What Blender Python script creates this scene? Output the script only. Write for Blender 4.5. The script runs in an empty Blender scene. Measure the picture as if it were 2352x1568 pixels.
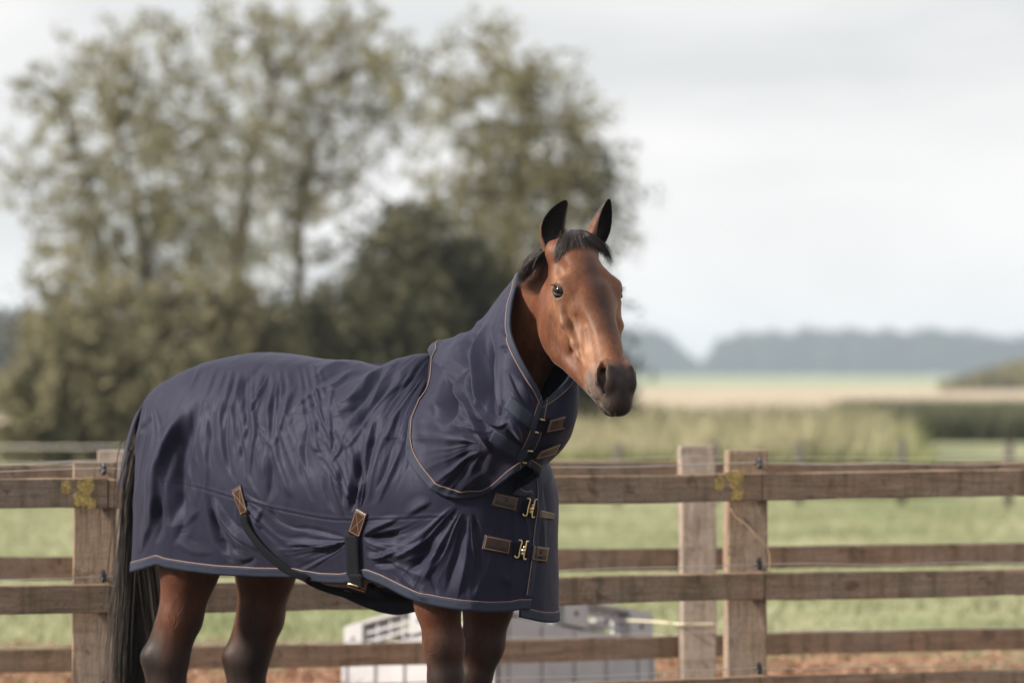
import bpy, bmesh, math, random
import numpy as np
from mathutils import Vector, Matrix
from mathutils.bvhtree import BVHTree

random.seed(7)
RNG = np.random.default_rng(11)
R = math.radians
scene = bpy.context.scene
COL = scene.collection

# ------------------------------------------------------------------ camera
CAM_Z = 1.57
cam_data = bpy.data.cameras.new('camera')
cam = bpy.data.objects.new('camera', cam_data)
COL.objects.link(cam)
cam.location = (0, 0, CAM_Z)
cam.rotation_euler = (R(90), 0, 0)
cam_data.lens = 135
cam_data.sensor_width = 36
cam_data.shift_y = 0.03015
cam_data.clip_start = 0.1
cam_data.clip_end = 6000
cam_data.dof.use_dof = True
cam_data.dof.focus_distance = 11.95
cam_data.dof.aperture_fstop = 2.4
cam_data.dof.aperture_blades = 9
scene.camera = cam

# ------------------------------------------------------------------ sky and sun
SUN_DIR = Vector((-0.84, -0.20, 0.56)).normalized()      # towards the sun
SUN_ELEV = math.asin(SUN_DIR.z)
SUN_ROT = math.atan2(SUN_DIR.x, SUN_DIR.y)
world = bpy.data.worlds.new('World')
scene.world = world
world.use_nodes = True
wn, wl = world.node_tree.nodes, world.node_tree.links
wn.clear()
w_out = wn.new('ShaderNodeOutputWorld')
w_bg = wn.new('ShaderNodeBackground')
w_sky = wn.new('ShaderNodeTexSky')
w_sky.sky_type = 'NISHITA'
w_sky.sun_disc = False
w_sky.sun_elevation = SUN_ELEV
w_sky.sun_rotation = SUN_ROT
w_sky.dust_density = 2.0
w_bg.inputs['Strength'].default_value = 0.076
# a thin, nearly closed layer of white cloud over the blue
w_co = wn.new('ShaderNodeTexCoord')
w_map = wn.new('ShaderNodeMapping')
w_map.inputs['Scale'].default_value = (1.0, 1.0, 3.2)
w_noise = wn.new('ShaderNodeTexNoise')
w_noise.inputs['Scale'].default_value = 5.2
w_noise.inputs['Detail'].default_value = 5.0
w_noise.inputs['Roughness'].default_value = 0.5
w_noise.inputs['Distortion'].default_value = 0.4
w_ramp = wn.new('ShaderNodeValToRGB')
w_ramp.color_ramp.elements[0].position = 0.30
w_ramp.color_ramp.elements[0].color = (0.88, 0.88, 0.88, 1)
w_ramp.color_ramp.elements[1].position = 0.62
w_ramp.color_ramp.elements[1].color = (1.0, 1.0, 1.0, 1)
w_ramp2 = wn.new('ShaderNodeValToRGB')
w_ramp2.color_ramp.elements[0].position = 0.40
w_ramp2.color_ramp.elements[0].color = (7.65, 7.75, 7.80, 1)
w_ramp2.color_ramp.elements[1].position = 0.63
w_ramp2.color_ramp.elements[1].color = (9.3, 9.2, 9.1, 1)
w_mix = wn.new('ShaderNodeMix')
w_mix.data_type = 'RGBA'
wl.new(w_co.outputs['Generated'], w_map.inputs['Vector'])
wl.new(w_map.outputs['Vector'], w_noise.inputs['Vector'])
wl.new(w_noise.outputs['Fac'], w_ramp.inputs['Fac'])
wl.new(w_noise.outputs['Fac'], w_ramp2.inputs['Fac'])
wl.new(w_ramp.outputs['Color'], w_mix.inputs['Factor'])
wl.new(w_sky.outputs['Color'], w_mix.inputs['A'])
wl.new(w_ramp2.outputs['Color'], w_mix.inputs['B'])
wl.new(w_mix.outputs['Result'], w_bg.inputs['Color'])
wl.new(w_bg.outputs['Background'], w_out.inputs['Surface'])

sun_data = bpy.data.lights.new('sun', 'SUN')
sun_data.energy = 5.0
sun_data.angle = R(5)
sun_data.color = (1.0, 0.92, 0.80)
sun = bpy.data.objects.new('sun', sun_data)
COL.objects.link(sun)
sun.rotation_euler = (-SUN_DIR).to_track_quat('-Z', 'Y').to_euler()
sun.location = (-20, -12, 25)

scene.view_settings.view_transform = 'Standard'
scene.view_settings.look = 'None'
scene.view_settings.exposure = 0.50
scene.view_settings.gamma = 1.0
scene.render.engine = 'CYCLES'
scene.cycles.use_denoising = True
scene.cycles.max_bounces = 6
scene.cycles.diffuse_bounces = 3
scene.cycles.glossy_bounces = 3
scene.cycles.transmission_bounces = 3
scene.cycles.transparent_max_bounces = 6
scene.cycles.volume_bounces = 1
scene.cycles.caustics_reflective = False
scene.cycles.caustics_refractive = False

# ------------------------------------------------------------------ helpers
FV = 2352 * 135 / 36.0      # focal length in measuring pixels (a 2352 px wide print of the place)
def U(u, v, y):
    """world point at depth y that shows at (u, v) on the 2352 px print"""
    return np.array(((u - 1176.0) * y / FV, y, CAM_Z - (v - 855.0) * y / FV))
def proj(P):
    P = np.asarray(P)
    return 1176.0 + FV * P[..., 0] / P[..., 1], 855.0 - FV * (P[..., 2] - CAM_Z) / P[..., 1]

def tag(o, label=None, cat=None, group=None, kind=None):
    if label: o['label'] = label
    if cat: o['category'] = cat
    if group: o['group'] = group
    if kind: o['kind'] = kind
    return o
def empty(name, loc=(0, 0, 0)):
    o = bpy.data.objects.new(name, None)
    o.empty_display_size = 0.1
    COL.objects.link(o)
    o.location = loc
    return o
def link(name, me, mat=None, parent=None, smooth=True):
    o = bpy.data.objects.new(name, me)
    COL.objects.link(o)
    if mat is not None and not me.materials:
        me.materials.append(mat)
    if smooth:
        me.shade_smooth()
    if parent is not None:
        o.parent = parent
        o.matrix_parent_inverse = Matrix.Translation(-Vector(parent.location))
    return o
def mesh_from(name, verts, faces):
    me = bpy.data.meshes.new(name)
    verts = np.asarray(verts, dtype=np.float32)
    if isinstance(faces, np.ndarray):
        nf, k = faces.shape
        me.vertices.add(len(verts)); me.vertices.foreach_set('co', verts.ravel())
        me.loops.add(nf * k); me.loops.foreach_set('vertex_index', faces.astype(np.int32).ravel())
        me.polygons.add(nf)
        me.polygons.foreach_set('loop_start', np.arange(0, nf * k, k, dtype=np.int32))
        me.polygons.foreach_set('loop_total', np.full(nf, k, dtype=np.int32))
        me.update(calc_edges=True)
        me.validate()
    else:
        me.from_pydata(verts.tolist(), [], faces)
        me.update()
    return me
def grid_faces(nu, nv, wrap_u=False):
    i, j = np.meshgrid(np.arange(nu if wrap_u else nu - 1), np.arange(nv - 1), indexing='ij')
    i, j = i.ravel(), j.ravel()
    i2 = (i + 1) % nu
    return np.stack([i * nv + j, i2 * nv + j, i2 * nv + j + 1, i * nv + j + 1], 1)
def solidify(o, t, offset=-1.0):
    m = o.modifiers.new('thickness', 'SOLIDIFY'); m.thickness = t; m.offset = offset
    return o
def catmull(P, n, closed=False):
    """points through a polyline: n samples"""
    P = np.asarray(P, float)
    m = len(P)
    t = np.linspace(0, m - 1, n)
    i = np.clip(t.astype(int), 0, m - 2); f = (t - i)[:, None]
    p1, p2 = P[i], P[i + 1]
    p0 = np.where((i > 0)[:, None], P[np.maximum(i - 1, 0)], 2 * p1 - p2)
    p3 = np.where((i + 2 < m)[:, None], P[np.minimum(i + 2, m - 1)], 2 * p2 - p1)
    return 0.5 * (2 * p1 + (p2 - p0) * f + (2 * p0 - 5 * p1 + 4 * p2 - p3) * f * f + (3 * p1 - p0 - 3 * p2 + p3) * f ** 3)
def tensor(C, nu, nv):
    """smooth surface through a control net C[i, j, 3]"""
    C = np.asarray(C, float)
    A = np.stack([catmull(C[:, j], nu) for j in range(C.shape[1])], 1)
    return np.stack([catmull(A[i], nv) for i in range(nu)], 0)
def grid_normals(G):
    du = np.gradient(G, axis=0); dv = np.gradient(G, axis=1)
    n = np.cross(du, dv)
    return n / np.maximum(np.linalg.norm(n, axis=-1, keepdims=True), 1e-9)
def tube_arrays(path, rad, sides=6):
    path = np.asarray(path, float); n = len(path)
    rad = np.broadcast_to(np.asarray(rad, float), (n,))
    t = np.gradient(path, axis=0); t /= np.maximum(np.linalg.norm(t, axis=1, keepdims=True), 1e-9)
    up = np.array([0.13, 0.31, 0.94])
    a = np.cross(t, up); la = np.linalg.norm(a, axis=1, keepdims=True)
    a = np.where(la < 1e-3, np.cross(t, np.array([1.0, 0.2, 0.1])), a)
    a /= np.linalg.norm(a, axis=1, keepdims=True)
    b = np.cross(t, a)
    ang = np.linspace(0, 2 * math.pi, sides, endpoint=False)
    V = path[:, None] + rad[:, None, None] * (np.cos(ang)[None, :, None] * a[:, None] + np.sin(ang)[None, :, None] * b[:, None])
    F = []
    for i in range(n - 1):
        for k in range(sides):
            F.append((i * sides + k, i * sides + (k + 1) % sides, (i + 1) * sides + (k + 1) % sides, (i + 1) * sides + k))
    V = V.reshape(-1, 3)
    F.append(tuple(range(sides))[::-1]); F.append(tuple((n - 1) * sides + k for k in range(sides)))
    return V, F
def tube(name, path, rad, mat, parent=None, sides=6):
    V, F = tube_arrays(path, rad, sides)
    return link(name, mesh_from(name, V, F), mat, parent)
class Pile:
    """collects pieces of ONE part"""
    def __init__(self): self.v = []; self.f = []; self.n = 0
    def add(self, V, F):
        self.v.append(np.asarray(V, float)); self.f += [tuple(int(q) + self.n for q in f) for f in F]; self.n += len(V); return self
    def tube(self, path, rad, sides=6): return self.add(*tube_arrays(path, rad, sides))
    def box(self, c, h, rot=None):
        c = np.asarray(c, float); h = np.asarray(h, float)
        s = np.array([(-1, -1, -1), (1, -1, -1), (1, 1, -1), (-1, 1, -1), (-1, -1, 1), (1, -1, 1), (1, 1, 1), (-1, 1, 1)], float) * h
        if rot is not None: s = s @ np.asarray(rot).T
        return self.add(s + c, [(0, 3, 2, 1), (4, 5, 6, 7), (0, 1, 5, 4), (1, 2, 6, 5), (2, 3, 7, 6), (3, 0, 4, 7)])
    def build(self, name, mat, parent=None, smooth=True):
        return link(name, mesh_from(name, np.concatenate(self.v), self.f), mat, parent, smooth)
def strands(name, curves, rad, mat, parent=None, seg=9, tip=0.15):
    """many tapering three-sided hairs: curves is a list of (k,3) polylines"""
    n = len(curves)
    P = np.stack([catmull(c, seg) for c in curves])                 # n,seg,3
    t = np.gradient(P, axis=1); t /= np.maximum(np.linalg.norm(t, axis=2, keepdims=True), 1e-9)
    ref = np.array([0.3, -0.9, 0.25]); a = np.cross(t, ref); a /= np.maximum(np.linalg.norm(a, axis=2, keepdims=True), 1e-6)
    b = np.cross(t, a)
    r = np.broadcast_to(np.asarray(rad, float).reshape(-1, 1) if np.ndim(rad) else rad, (n, 1))
    r = r * (1 - (1 - tip) * np.linspace(0, 1, seg) ** 1.6)[None]
    V = np.stack([P + r[..., None] * (math.cos(q) * a + math.sin(q) * b) for q in (0.3, 2.39, 4.49)], 2)   # n,seg,3,3
    base = (np.arange(n) * seg * 3)[:, None, None]
    i = np.arange(seg - 1)[None, :, None] * 3; k = np.arange(3)[None, None]; k2 = (k + 1) % 3
    F = np.stack([base + i + k, base + i + k2, base + i + 3 + k2, base + i + 3 + k], -1).reshape(-1, 4)
    return link(name, mesh_from(name, V.reshape(-1, 3), F), mat, parent)

# ------------------------------------------------------------------ material helpers
def new_mat(name):
    m = bpy.data.materials.new(name); m.use_nodes = True
    nt = m.node_tree; b = nt.nodes['Principled BSDF']
    return m, nt, b
def N(nt, kind, **kw):
    n = nt.nodes.new(kind)
    for k, v in kw.items():
        if k in n.inputs: n.inputs[k].default_value = v
        else: setattr(n, k, v)
    return n
def ramp(nt, fac, stops):
    r = nt.nodes.new('ShaderNodeValToRGB'); e = r.color_ramp.elements
    while len(e) < len(stops): e.new(0.5)
    for q, (p, c) in zip(e, stops):
        q.position = p; q.color = (*c, 1) if len(c) == 3 else c
    nt.links.new(fac, r.inputs['Fac']); return r.outputs['Color']
def mix(nt, fac, a, b, blend='MIX'):
    m = nt.nodes.new('ShaderNodeMix'); m.data_type = 'RGBA'; m.blend_type = blend
    for s, v in (('Factor', fac), ('A', a), ('B', b)):
        if isinstance(v, (int, float)): m.inputs[s].default_value = v
        elif isinstance(v, tuple): m.inputs[s].default_value = (*v, 1)
        else: nt.links.new(v, m.inputs[s])
    return m.outputs['Result']
def coords(nt, scale=(1, 1, 1), out='Object'):
    t = nt.nodes.new('ShaderNodeTexCoord'); m = nt.nodes.new('ShaderNodeMapping'); m.inputs['Scale'].default_value = scale
    nt.links.new(t.outputs[out], m.inputs['Vector']); return m.outputs['Vector']
def noise(nt, vec, scale, detail=4, rough=0.55, dist=0.0):
    n = N(nt, 'ShaderNodeTexNoise', Scale=scale, Detail=detail, Roughness=rough, Distortion=dist)
    nt.links.new(vec, n.inputs['Vector']); return n.outputs['Fac']
def bump(nt, bsdf, h, strength=0.3, dist=0.01, chain=None):
    b = N(nt, 'ShaderNodeBump', Strength=strength, Distance=dist)
    nt.links.new(h, b.inputs['Height'])
    if chain is not None: nt.links.new(chain, b.inputs['Normal'])
    nt.links.new(b.outputs['Normal'], bsdf.inputs['Normal']); return b.outputs['Normal']
def plain(name, col, rough=0.6, metal=0.0, var=0.25, scale=40.0, bmp=0.15, spec=0.5):
    m, nt, b = new_mat(name)
    f = noise(nt, coords(nt), scale)
    c = ramp(nt, f, [(0.3, tuple(x * (1 - var) for x in col)), (0.7, tuple(min(1, x * (1 + var)) for x in col))])
    nt.links.new(c, b.inputs['Base Color'])
    b.inputs['Roughness'].default_value = rough; b.inputs['Metallic'].default_value = metal
    b.inputs['Specular IOR Level'].default_value = spec
    if bmp: bump(nt, b, f, bmp, 0.004)
    return m
# ================================================================== ground, fields and far woods
def ground_mat():
    m, nt, b = new_mat('pasture_ground')
    geo = nt.nodes.new('ShaderNodeNewGeometry'); sep = nt.nodes.new('ShaderNodeSeparateXYZ'); nt.links.new(geo.outputs['Position'], sep.inputs[0])
    pos = geo.outputs['Position']
    n_big = noise(nt, pos, .12, 4); n_pat = noise(nt, pos, .33, 5, .6); n_mid = noise(nt, pos, .9, 5, .65); n_fine = noise(nt, pos, 7, 4, .7)
    grass = ramp(nt, n_mid, [(.30, (.175, .180, .100)), (.50, (.315, .312, .190)), (.72, (.450, .435, .295))])
    grass = mix(nt, .35, grass, ramp(nt, n_fine, [(.35, (.13, .15, .07)), (.7, (.46, .46, .27))]))
    grass = mix(nt, ramp(nt, n_pat, [(.38, (.75, .75, .75)), (.58, (0, 0, 0))]), grass, mix(nt, 1.0, grass, (.50, .62, .42), 'MULTIPLY'))
    soil = ramp(nt, n_fine, [(.30, (.13, .060, .036)), (.52, (.32, .17, .11)), (.75, (.46, .29, .20))])
    soil = mix(nt, ramp(nt, n_mid, [(.45, (0, 0, 0)), (.62, (1, 1, 1))]), soil, (.17, .15, .07))
    # worn strip along the paddock fences; then grass
    d = nt.nodes.new('ShaderNodeMath'); d.operation = 'MULTIPLY_ADD'; nt.links.new(n_mid, d.inputs[0]); d.inputs[1].default_value = 4.0; nt.links.new(sep.outputs['Y'], d.inputs[2])
    mr = N(nt, 'ShaderNodeMapRange'); mr.inputs['From Min'].default_value = 22.3; mr.inputs['From Max'].default_value = 23.6; nt.links.new(d.outputs[0], mr.inputs['Value'])
    c = mix(nt, mr.outputs[0], soil, grass)
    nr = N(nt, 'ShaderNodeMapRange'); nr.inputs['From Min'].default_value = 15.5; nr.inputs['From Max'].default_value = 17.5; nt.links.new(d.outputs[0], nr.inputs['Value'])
    c = mix(nt, nr.outputs[0], ramp(nt, n_fine, [(.3, (.045, .034, .026)), (.7, (.095, .075, .058))]), c)      # near ground out of view, darkened to cut bounce light onto the chest
    def far(c, y0, y1, col, wob=0.0):
        q = N(nt, 'ShaderNodeMapRange'); q.inputs['From Min'].default_value = y0; q.inputs['From Max'].default_value = y1
        nt.links.new(sep.outputs['Y'], q.inputs['Value']); return mix(nt, q.outputs[0], c, col)
    stubble = ramp(nt, n_big, [(.35, (.38, .31, .225)), (.65, (.48, .40, .30))])
    c = far(c, 96, 112, stubble)
    c = far(c, 330, 470, ramp(nt, n_big, [(.35, (.25, .285, .17)), (.65, (.31, .345, .21))]))
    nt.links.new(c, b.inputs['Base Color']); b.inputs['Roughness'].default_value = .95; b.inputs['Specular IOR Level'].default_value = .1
    bump(nt, b, n_fine, .6, .05)
    return m
gx = np.concatenate([np.linspace(-600, -60, 10), np.linspace(-40, 40, 41), np.linspace(60, 600, 10)])
gy = np.concatenate([np.linspace(-60, 10, 8), np.linspace(11, 110, 80), np.linspace(120, 2300, 44)])
GX, GY = np.meshgrid(gx, gy, indexing='ij')
GZ = .03 * np.sin(GX * .7 + .5 * np.sin(GY * .4)) * np.cos(GY * .55) * np.exp(-((GY - 30) / 40) ** 2) * (GY > 16)
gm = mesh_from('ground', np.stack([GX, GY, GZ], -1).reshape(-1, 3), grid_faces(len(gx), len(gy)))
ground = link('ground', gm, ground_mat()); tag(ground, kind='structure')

# ---- tufts of grass in the strip we look into
def leaf_mat(name, stops, trans=.25, rough=.65, scale=1.5):
    m, nt, b = new_mat(name)
    oi = nt.nodes.new('ShaderNodeNewGeometry')
    f = noise(nt, oi.outputs['Position'], scale, 3, .6)
    r = nt.nodes.new('ShaderNodeMath'); r.operation = 'MULTIPLY_ADD'; nt.links.new(oi.outputs['Random Per Island'], r.inputs[0]); r.inputs[1].default_value = .45; 
    s = nt.nodes.new('ShaderNodeMath'); s.operation = 'MULTIPLY_ADD'; nt.links.new(f, s.inputs[0]); s.inputs[1].default_value = .9; s.inputs[2].default_value = -.18; nt.links.new(s.outputs[0], r.inputs[2])
    c = ramp(nt, r.outputs[0], stops)
    nt.links.new(c, b.inputs['Base Color']); b.inputs['Roughness'].default_value = rough; b.inputs['Specular IOR Level'].default_value = .25
    tr = nt.nodes.new('ShaderNodeBsdfTranslucent'); nt.links.new(c, tr.inputs['Color'])
    mx = nt.nodes.new('ShaderNodeMixShader'); mx.inputs[0].default_value = trans
    nt.links.new(b.outputs[0], mx.inputs[1]); nt.links.new(tr.outputs[0], mx.inputs[2])
    nt.links.new(mx.outputs[0], nt.nodes['Material Output'].inputs['Surface'])
    return m
def blades(P, h, w, lean, rng):
    """one bent blade (two quads -> 3 verts wide taper) at each root in P"""
    n = len(P); a = rng.uniform(0, 2 * math.pi, n); s = np.stack([np.cos(a), np.sin(a), 0 * a], 1)
    ln = np.stack([rng.normal(0, lean, n), rng.normal(0, lean, n), np.ones(n)], 1)
    h = h * rng.uniform(.5, 1.2, n)[:, None]; w = w * rng.uniform(.6, 1.3, n)[:, None]
    m = P + ln * h * .55; t = P + ln * h * np.array((1.5, 1.5, 1.0))
    V = np.stack([P - s * w, P + s * w, m + s * w * .8, m - s * w * .8, t + s * w * .12, t - s * w * .12], 1)
    b = np.arange(n)[:, None] * 6
    F = np.concatenate([b + np.array((0, 1, 2, 3)), b + np.array((3, 2, 4, 5))])
    return V.reshape(-1, 3), F
m_grass = leaf_mat('grass_blades', [(.1, (.12, .135, .065)), (.5, (.275, .275, .155)), (.9, (.46, .43, .28))], .3, scale=.5)
rg = np.random.default_rng(3)
def view_x(y, n, margin=1.12): return rg.uniform(-1, 1, n) * y * (1176 / FV) * margin
n = 26000; y = 19.5 + 26 * rg.random(n) ** 1.1; x = view_x(y, n)
keep = (vnoise_g := (np.sin(x * 1.9) * np.cos(y * 1.3) + rg.normal(0, .6, n))) > -.7
keep &= (y > 21.3 + rg.normal(0, .5, n))
P = np.stack([x, y, 0 * x], 1)[keep]
V, F = blades(P, .085, .006, .45, rg)
g = link('grass', mesh_from('grass', V, F), m_grass, None, False); tag(g, 'short uneven pasture grass behind the two paddock fences', 'grass', kind='stuff')
# dry litter on the worn strip
n = 6000; y = rg.uniform(18.2, 22.0, n); x = view_x(y, n)
V, F = blades(np.stack([x, y, 0 * x + .01], 1), .05, .009, 1.6, rg)
m_litter = leaf_mat('dry_litter', [(.1, (.16, .075, .045)), (.5, (.34, .19, .12)), (.9, (.48, .34, .22))], .1)
g = link('dry_litter', mesh_from('dry_litter', V, F), m_litter, None, False); tag(g, 'dry reddish litter on the worn strip by the fence', 'litter', kind='stuff')

# ---- standing crop beyond the pasture (pale, yellowing)
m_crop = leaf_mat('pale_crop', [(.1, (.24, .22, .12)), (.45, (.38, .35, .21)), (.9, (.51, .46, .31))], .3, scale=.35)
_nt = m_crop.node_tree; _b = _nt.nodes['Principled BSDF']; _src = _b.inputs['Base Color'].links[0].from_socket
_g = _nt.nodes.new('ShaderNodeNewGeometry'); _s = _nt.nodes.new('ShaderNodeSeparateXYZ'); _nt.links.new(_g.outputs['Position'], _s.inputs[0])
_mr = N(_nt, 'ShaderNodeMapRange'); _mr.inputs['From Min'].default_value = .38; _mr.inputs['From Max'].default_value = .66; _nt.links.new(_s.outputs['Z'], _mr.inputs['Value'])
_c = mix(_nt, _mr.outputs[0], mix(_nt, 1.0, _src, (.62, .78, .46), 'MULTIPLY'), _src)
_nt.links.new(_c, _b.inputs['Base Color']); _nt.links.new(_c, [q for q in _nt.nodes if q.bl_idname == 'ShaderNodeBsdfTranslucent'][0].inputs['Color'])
n = 42000; y = 48 + 36 * rg.random(n) ** 1.25
x = .2 + rg.random(n) * (y * .1085 - .2)
xr = y * .0985 + rg.normal(0, .45, n)
keep = x < xr
hh = (.72 + .10 * np.sin(x * .9) * np.cos(y * .31) + rg.normal(0, .09, n)) * np.clip((xr - x) / 1.2 + .35, .35, 1)
P = np.stack([x, y, 0 * x], 1)[keep]
V, F = blades(P, 1.0, .028, .16, rg)
V = V.reshape(-1, 6, 3); V[:, :, 2] *= hh[keep][:, None]; V = V.reshape(-1, 3)
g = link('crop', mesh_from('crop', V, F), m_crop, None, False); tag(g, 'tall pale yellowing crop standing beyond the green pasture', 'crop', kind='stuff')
# darker green low crop, right
m_crop2 = leaf_mat('green_crop', [(.1, (.050, .058, .034)), (.5, (.105, .110, .062)), (.9, (.19, .18, .11))], .2, scale=.3)
n = 26000; y = 86 + 26 * rg.random(n) ** 1.3; x = y * rg.uniform(.086, .22, n)
P = np.stack([x, y, 0 * x], 1)
V, F = blades(P, .74, .035, .2, rg)
g = link('crop', mesh_from('crop', V, F), m_crop2, None, False); tag(g, 'darker green low crop across the right of the fields', 'crop', kind='stuff')
# maize field on the far right
m_maize = leaf_mat('maize', [(.1, (.07, .075, .035)), (.5, (.17, .155, .07)), (.9, (.30, .25, .12))], .2, scale=.06)
n = 24000; t = rg.random(n); y = 330 + 90 * rg.random(n); x = y * (.1116 + .11 * rg.random(n))
hmz = 2.5 * np.clip((x / y - .110) / .024, .15, 1) ** .7
V, F = blades(np.stack([x, y, 0 * x], 1), 1.0, .16, .12, rg)
V = V.reshape(-1, 6, 3); V[:, :, 2] *= hmz[:, None]
g = link('maize_field', mesh_from('maize_field', V.reshape(-1, 3), F), m_maize, None, False); tag(g, 'block of standing maize far off on the right', 'maize', kind='stuff')

# ---- far woods: masses of foliage clumps
m_wood = leaf_mat('far_wood_foliage', [(.1, (.012, .018, .014)), (.5, (.026, .034, .024)), (.9, (.050, .058, .038))], .1, scale=.05)
def wood(cells, seed, y0, label):
    rg = np.random.default_rng(seed); V = []; F = []; k = 0
    quad = np.array([(-1, -1, 0), (1, -1, 0), (1, 1, 0), (-1, 1, 0)], float)
    for (cx, cy, cr, ht) in cells:
        nl = 260
        d = rg.normal(0, 1, (nl, 3)); d /= np.linalg.norm(d, axis=1, keepdims=True); r = rg.random(nl) ** .4
        P = d * r[:, None] * np.array((cr, cr, ht * .52)) + np.array((cx, cy, ht * .50)); P[:, 2] = np.clip(P[:, 2], .3, None)
        A = rg.normal(0, 1, (nl, 3)); A /= np.linalg.norm(A, axis=1, keepdims=True); B = np.cross(A, rg.normal(0, 1, (nl, 3))); B /= np.linalg.norm(B, axis=1, keepdims=True)
        s = (rg.uniform(.5, 1.3, nl) * cr * .22)[:, None]
        Q = np.stack([P + A * s, P + B * s, P - A * s, P - B * s], 1)
        V.append(Q.reshape(-1, 3)); F.append(np.arange(nl * 4).reshape(-1, 4) + k); k += nl * 4
    o = link('far_wood', mesh_from('far_wood', np.concatenate(V), np.concatenate(F)), m_wood, None, False)
    tag(o, label, 'wood', kind='stuff'); return o
rw = np.random.default_rng(8)
D = 1800.0
def col_h(u):   # height of the wood's outline above the ground, read along the horizon
    return np.interp(u, [1640, 1665, 1720, 1900, 2060, 2200, 2300, 2400, 2600], [5.5, 16.5, 20.5, 22.2, 21.4, 21.8, 18.8, 17.2, 16.6])
cells = []
for u in np.arange(1648, 2640, 11):
    h = float(col_h(u)) * rw.uniform(.9, 1.08)
    for k in range(2): cells.append(((u - 1176 + rw.normal(0, 4)) * D / FV, D + 26 * k + rw.normal(0, 5), rw.uniform(4.4, 7.0), h * (1 - .06 * (k == 0))))
wood(cells, 1, D, 'long blue hazy wood on the horizon right of the gap')
cells = []
for u in np.arange(1180, 1600, 11):
    h = float(np.interp(u, [1180, 1400, 1480, 1530, 1570, 1600], [23.4, 23.4, 22.0, 18.5, 11.6, 4.4])) * rw.uniform(.92, 1.06)
    for k in range(2): cells.append(((u - 1176 + rw.normal(0, 4)) * D / FV, D + 26 * k + rw.normal(0, 5), rw.uniform(4.2, 6.8), h))
wood(cells, 2, D, 'hazy wood behind the horse left of the gap on the horizon')
cells = []
D2 = 420.0
for u in np.arange(-260, 240, 22):
    h = float(np.interp(u, [-260, 0, 60, 130, 240], [6.0, 7.4, 8.6, 8.0, 6.0])) * rw.uniform(.9, 1.08)
    cells.append(((u - 1176) * D2 / FV, D2 + rw.normal(0, 8), rw.uniform(2.0, 3.2), h))
wood(cells, 4, D2, 'grey hazy wood at the far left edge beyond the trees')

# ================================================================== the trees
m_leaf = leaf_mat('willow_leaves', [(.08, (.058, .053, .026)), (.40, (.180, .165, .084)), (.70, (.32, .295, .162)), (.95, (.52, .475, .28))], .40, scale=.9)
m_leafd = leaf_mat('dark_hedge_leaves', [(.08, (.026, .026, .015)), (.45, (.072, .070, .036)), (.95, (.20, .185, .10))], .25, scale=.9)
m_leafo = leaf_mat('olive_bush_leaves', [(.08, (.070, .064, .034)), (.45, (.185, .168, .095)), (.95, (.38, .34, .21))], .3, scale=.9)
m_bark = plain('grey_bark', (.085, .070, .055), .9, var=.4, scale=14, bmp=.6)
def leaves_at(P, size, rng, droop=.5):
    n = len(P)
    A = rng.normal(0, 1, (n, 3)); A[:, 2] -= droop; A /= np.linalg.norm(A, axis=1, keepdims=True)
    B = np.cross(A, rng.normal(0, 1, (n, 3))); B /= np.maximum(np.linalg.norm(B, axis=1, keepdims=True), 1e-6)
    s = (size * np.clip(rng.lognormal(-.05, .33, n), .45, 1.8))[:, None]
    V = np.stack([P - A * s, P + B * s * .30, P + A * s, P - B * s * .30], 1)
    return V.reshape(-1, 3), np.arange(n * 4).reshape(-1, 4)
def tree(name, label, base, stems, clumps, nleaf, size, mat, seed, droop=.5, group=None):
    """stems: polylines with base radius; clumps: (centre, radii, weight). Children: trunk, limbs, crown"""
    rng = np.random.default_rng(seed)
    root = empty(name, Vector(base)); tag(root, label, 'tree', group)
    tips = []
    for pts, r0 in stems:
        p = catmull(np.array(pts, float), 16); p = p + np.cumsum(rng.normal(0, .035, p.shape), 0) * np.linspace(0, 1, 16)[:, None]
        Pile().tube(p, np.linspace(r0, r0 * .18, 16), 8).build('trunk', m_bark, root)
        tips.append(p)
    W = np.array([c[2] for c in clumps], float); W /= W.sum()
    Pl = []
    for (c, r, w), wt in zip(clumps, W):
        c = np.array(c, float); r = np.array(r, float)
        # a limb from the nearest stem point to the clump
        st = min(tips, key=lambda q: np.min(np.linalg.norm(q - c, axis=1)))
        lower = st[st[:, 2] < c[2] + .2]; lower = lower if len(lower) else st[:1]
        a = lower[np.argmin(np.linalg.norm(lower - c, axis=1))]
        Pile().tube(catmull([a, (a + c) / 2 + rng.normal(0, .18, 3), c, c + rng.normal(0, .4, 3) * r], 9), np.linspace(.06, .012, 9), 5).build('limb', m_bark, root)
        m = int(nleaf * wt)
        ns = max(6, m // 26)
        # sprays: leaves strung along short drooping twigs inside the clump
        d = rng.normal(0, 1, (ns, 3)); d /= np.linalg.norm(d, axis=1, keepdims=True)
        o = c + d * r * (rng.random(ns) ** .45)[:, None]
        dirn = d * .6 + rng.normal(0, .5, (ns, 3)) + np.array((0, 0, -.25)); dirn /= np.linalg.norm(dirn, axis=1, keepdims=True)
        t = rng.random((ns, 26, 1)) * rng.uniform(.35, 1.0, (ns, 1, 1))
        q = o[:, None] + dirn[:, None] * t + np.array((0, 0, -.35)) * t ** 2 + rng.normal(0, .07, (ns, 26, 3))
        Pl.append(q.reshape(-1, 3))
    V, F = leaves_at(np.concatenate(Pl), size, rng, droop)
    cr = link('crown', mesh_from('crown', V, F), mat, root, False); cr['kind'] = 'stuff'
    return root
def pt(u, v, y): return tuple(U(u, v, y))
def px(r, y): return r * y / FV
def clump_list(L, y, rng, dy=1.2):
    out = []
    for (u, v, ru, rv, w) in L:
        out.append((pt(u, v, y + rng.normal(0, dy)), (px(ru, y), px((ru + rv) / 2, y) * 1.0, px(rv, y)), w))
    return out
rt = np.random.default_rng(21)
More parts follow.
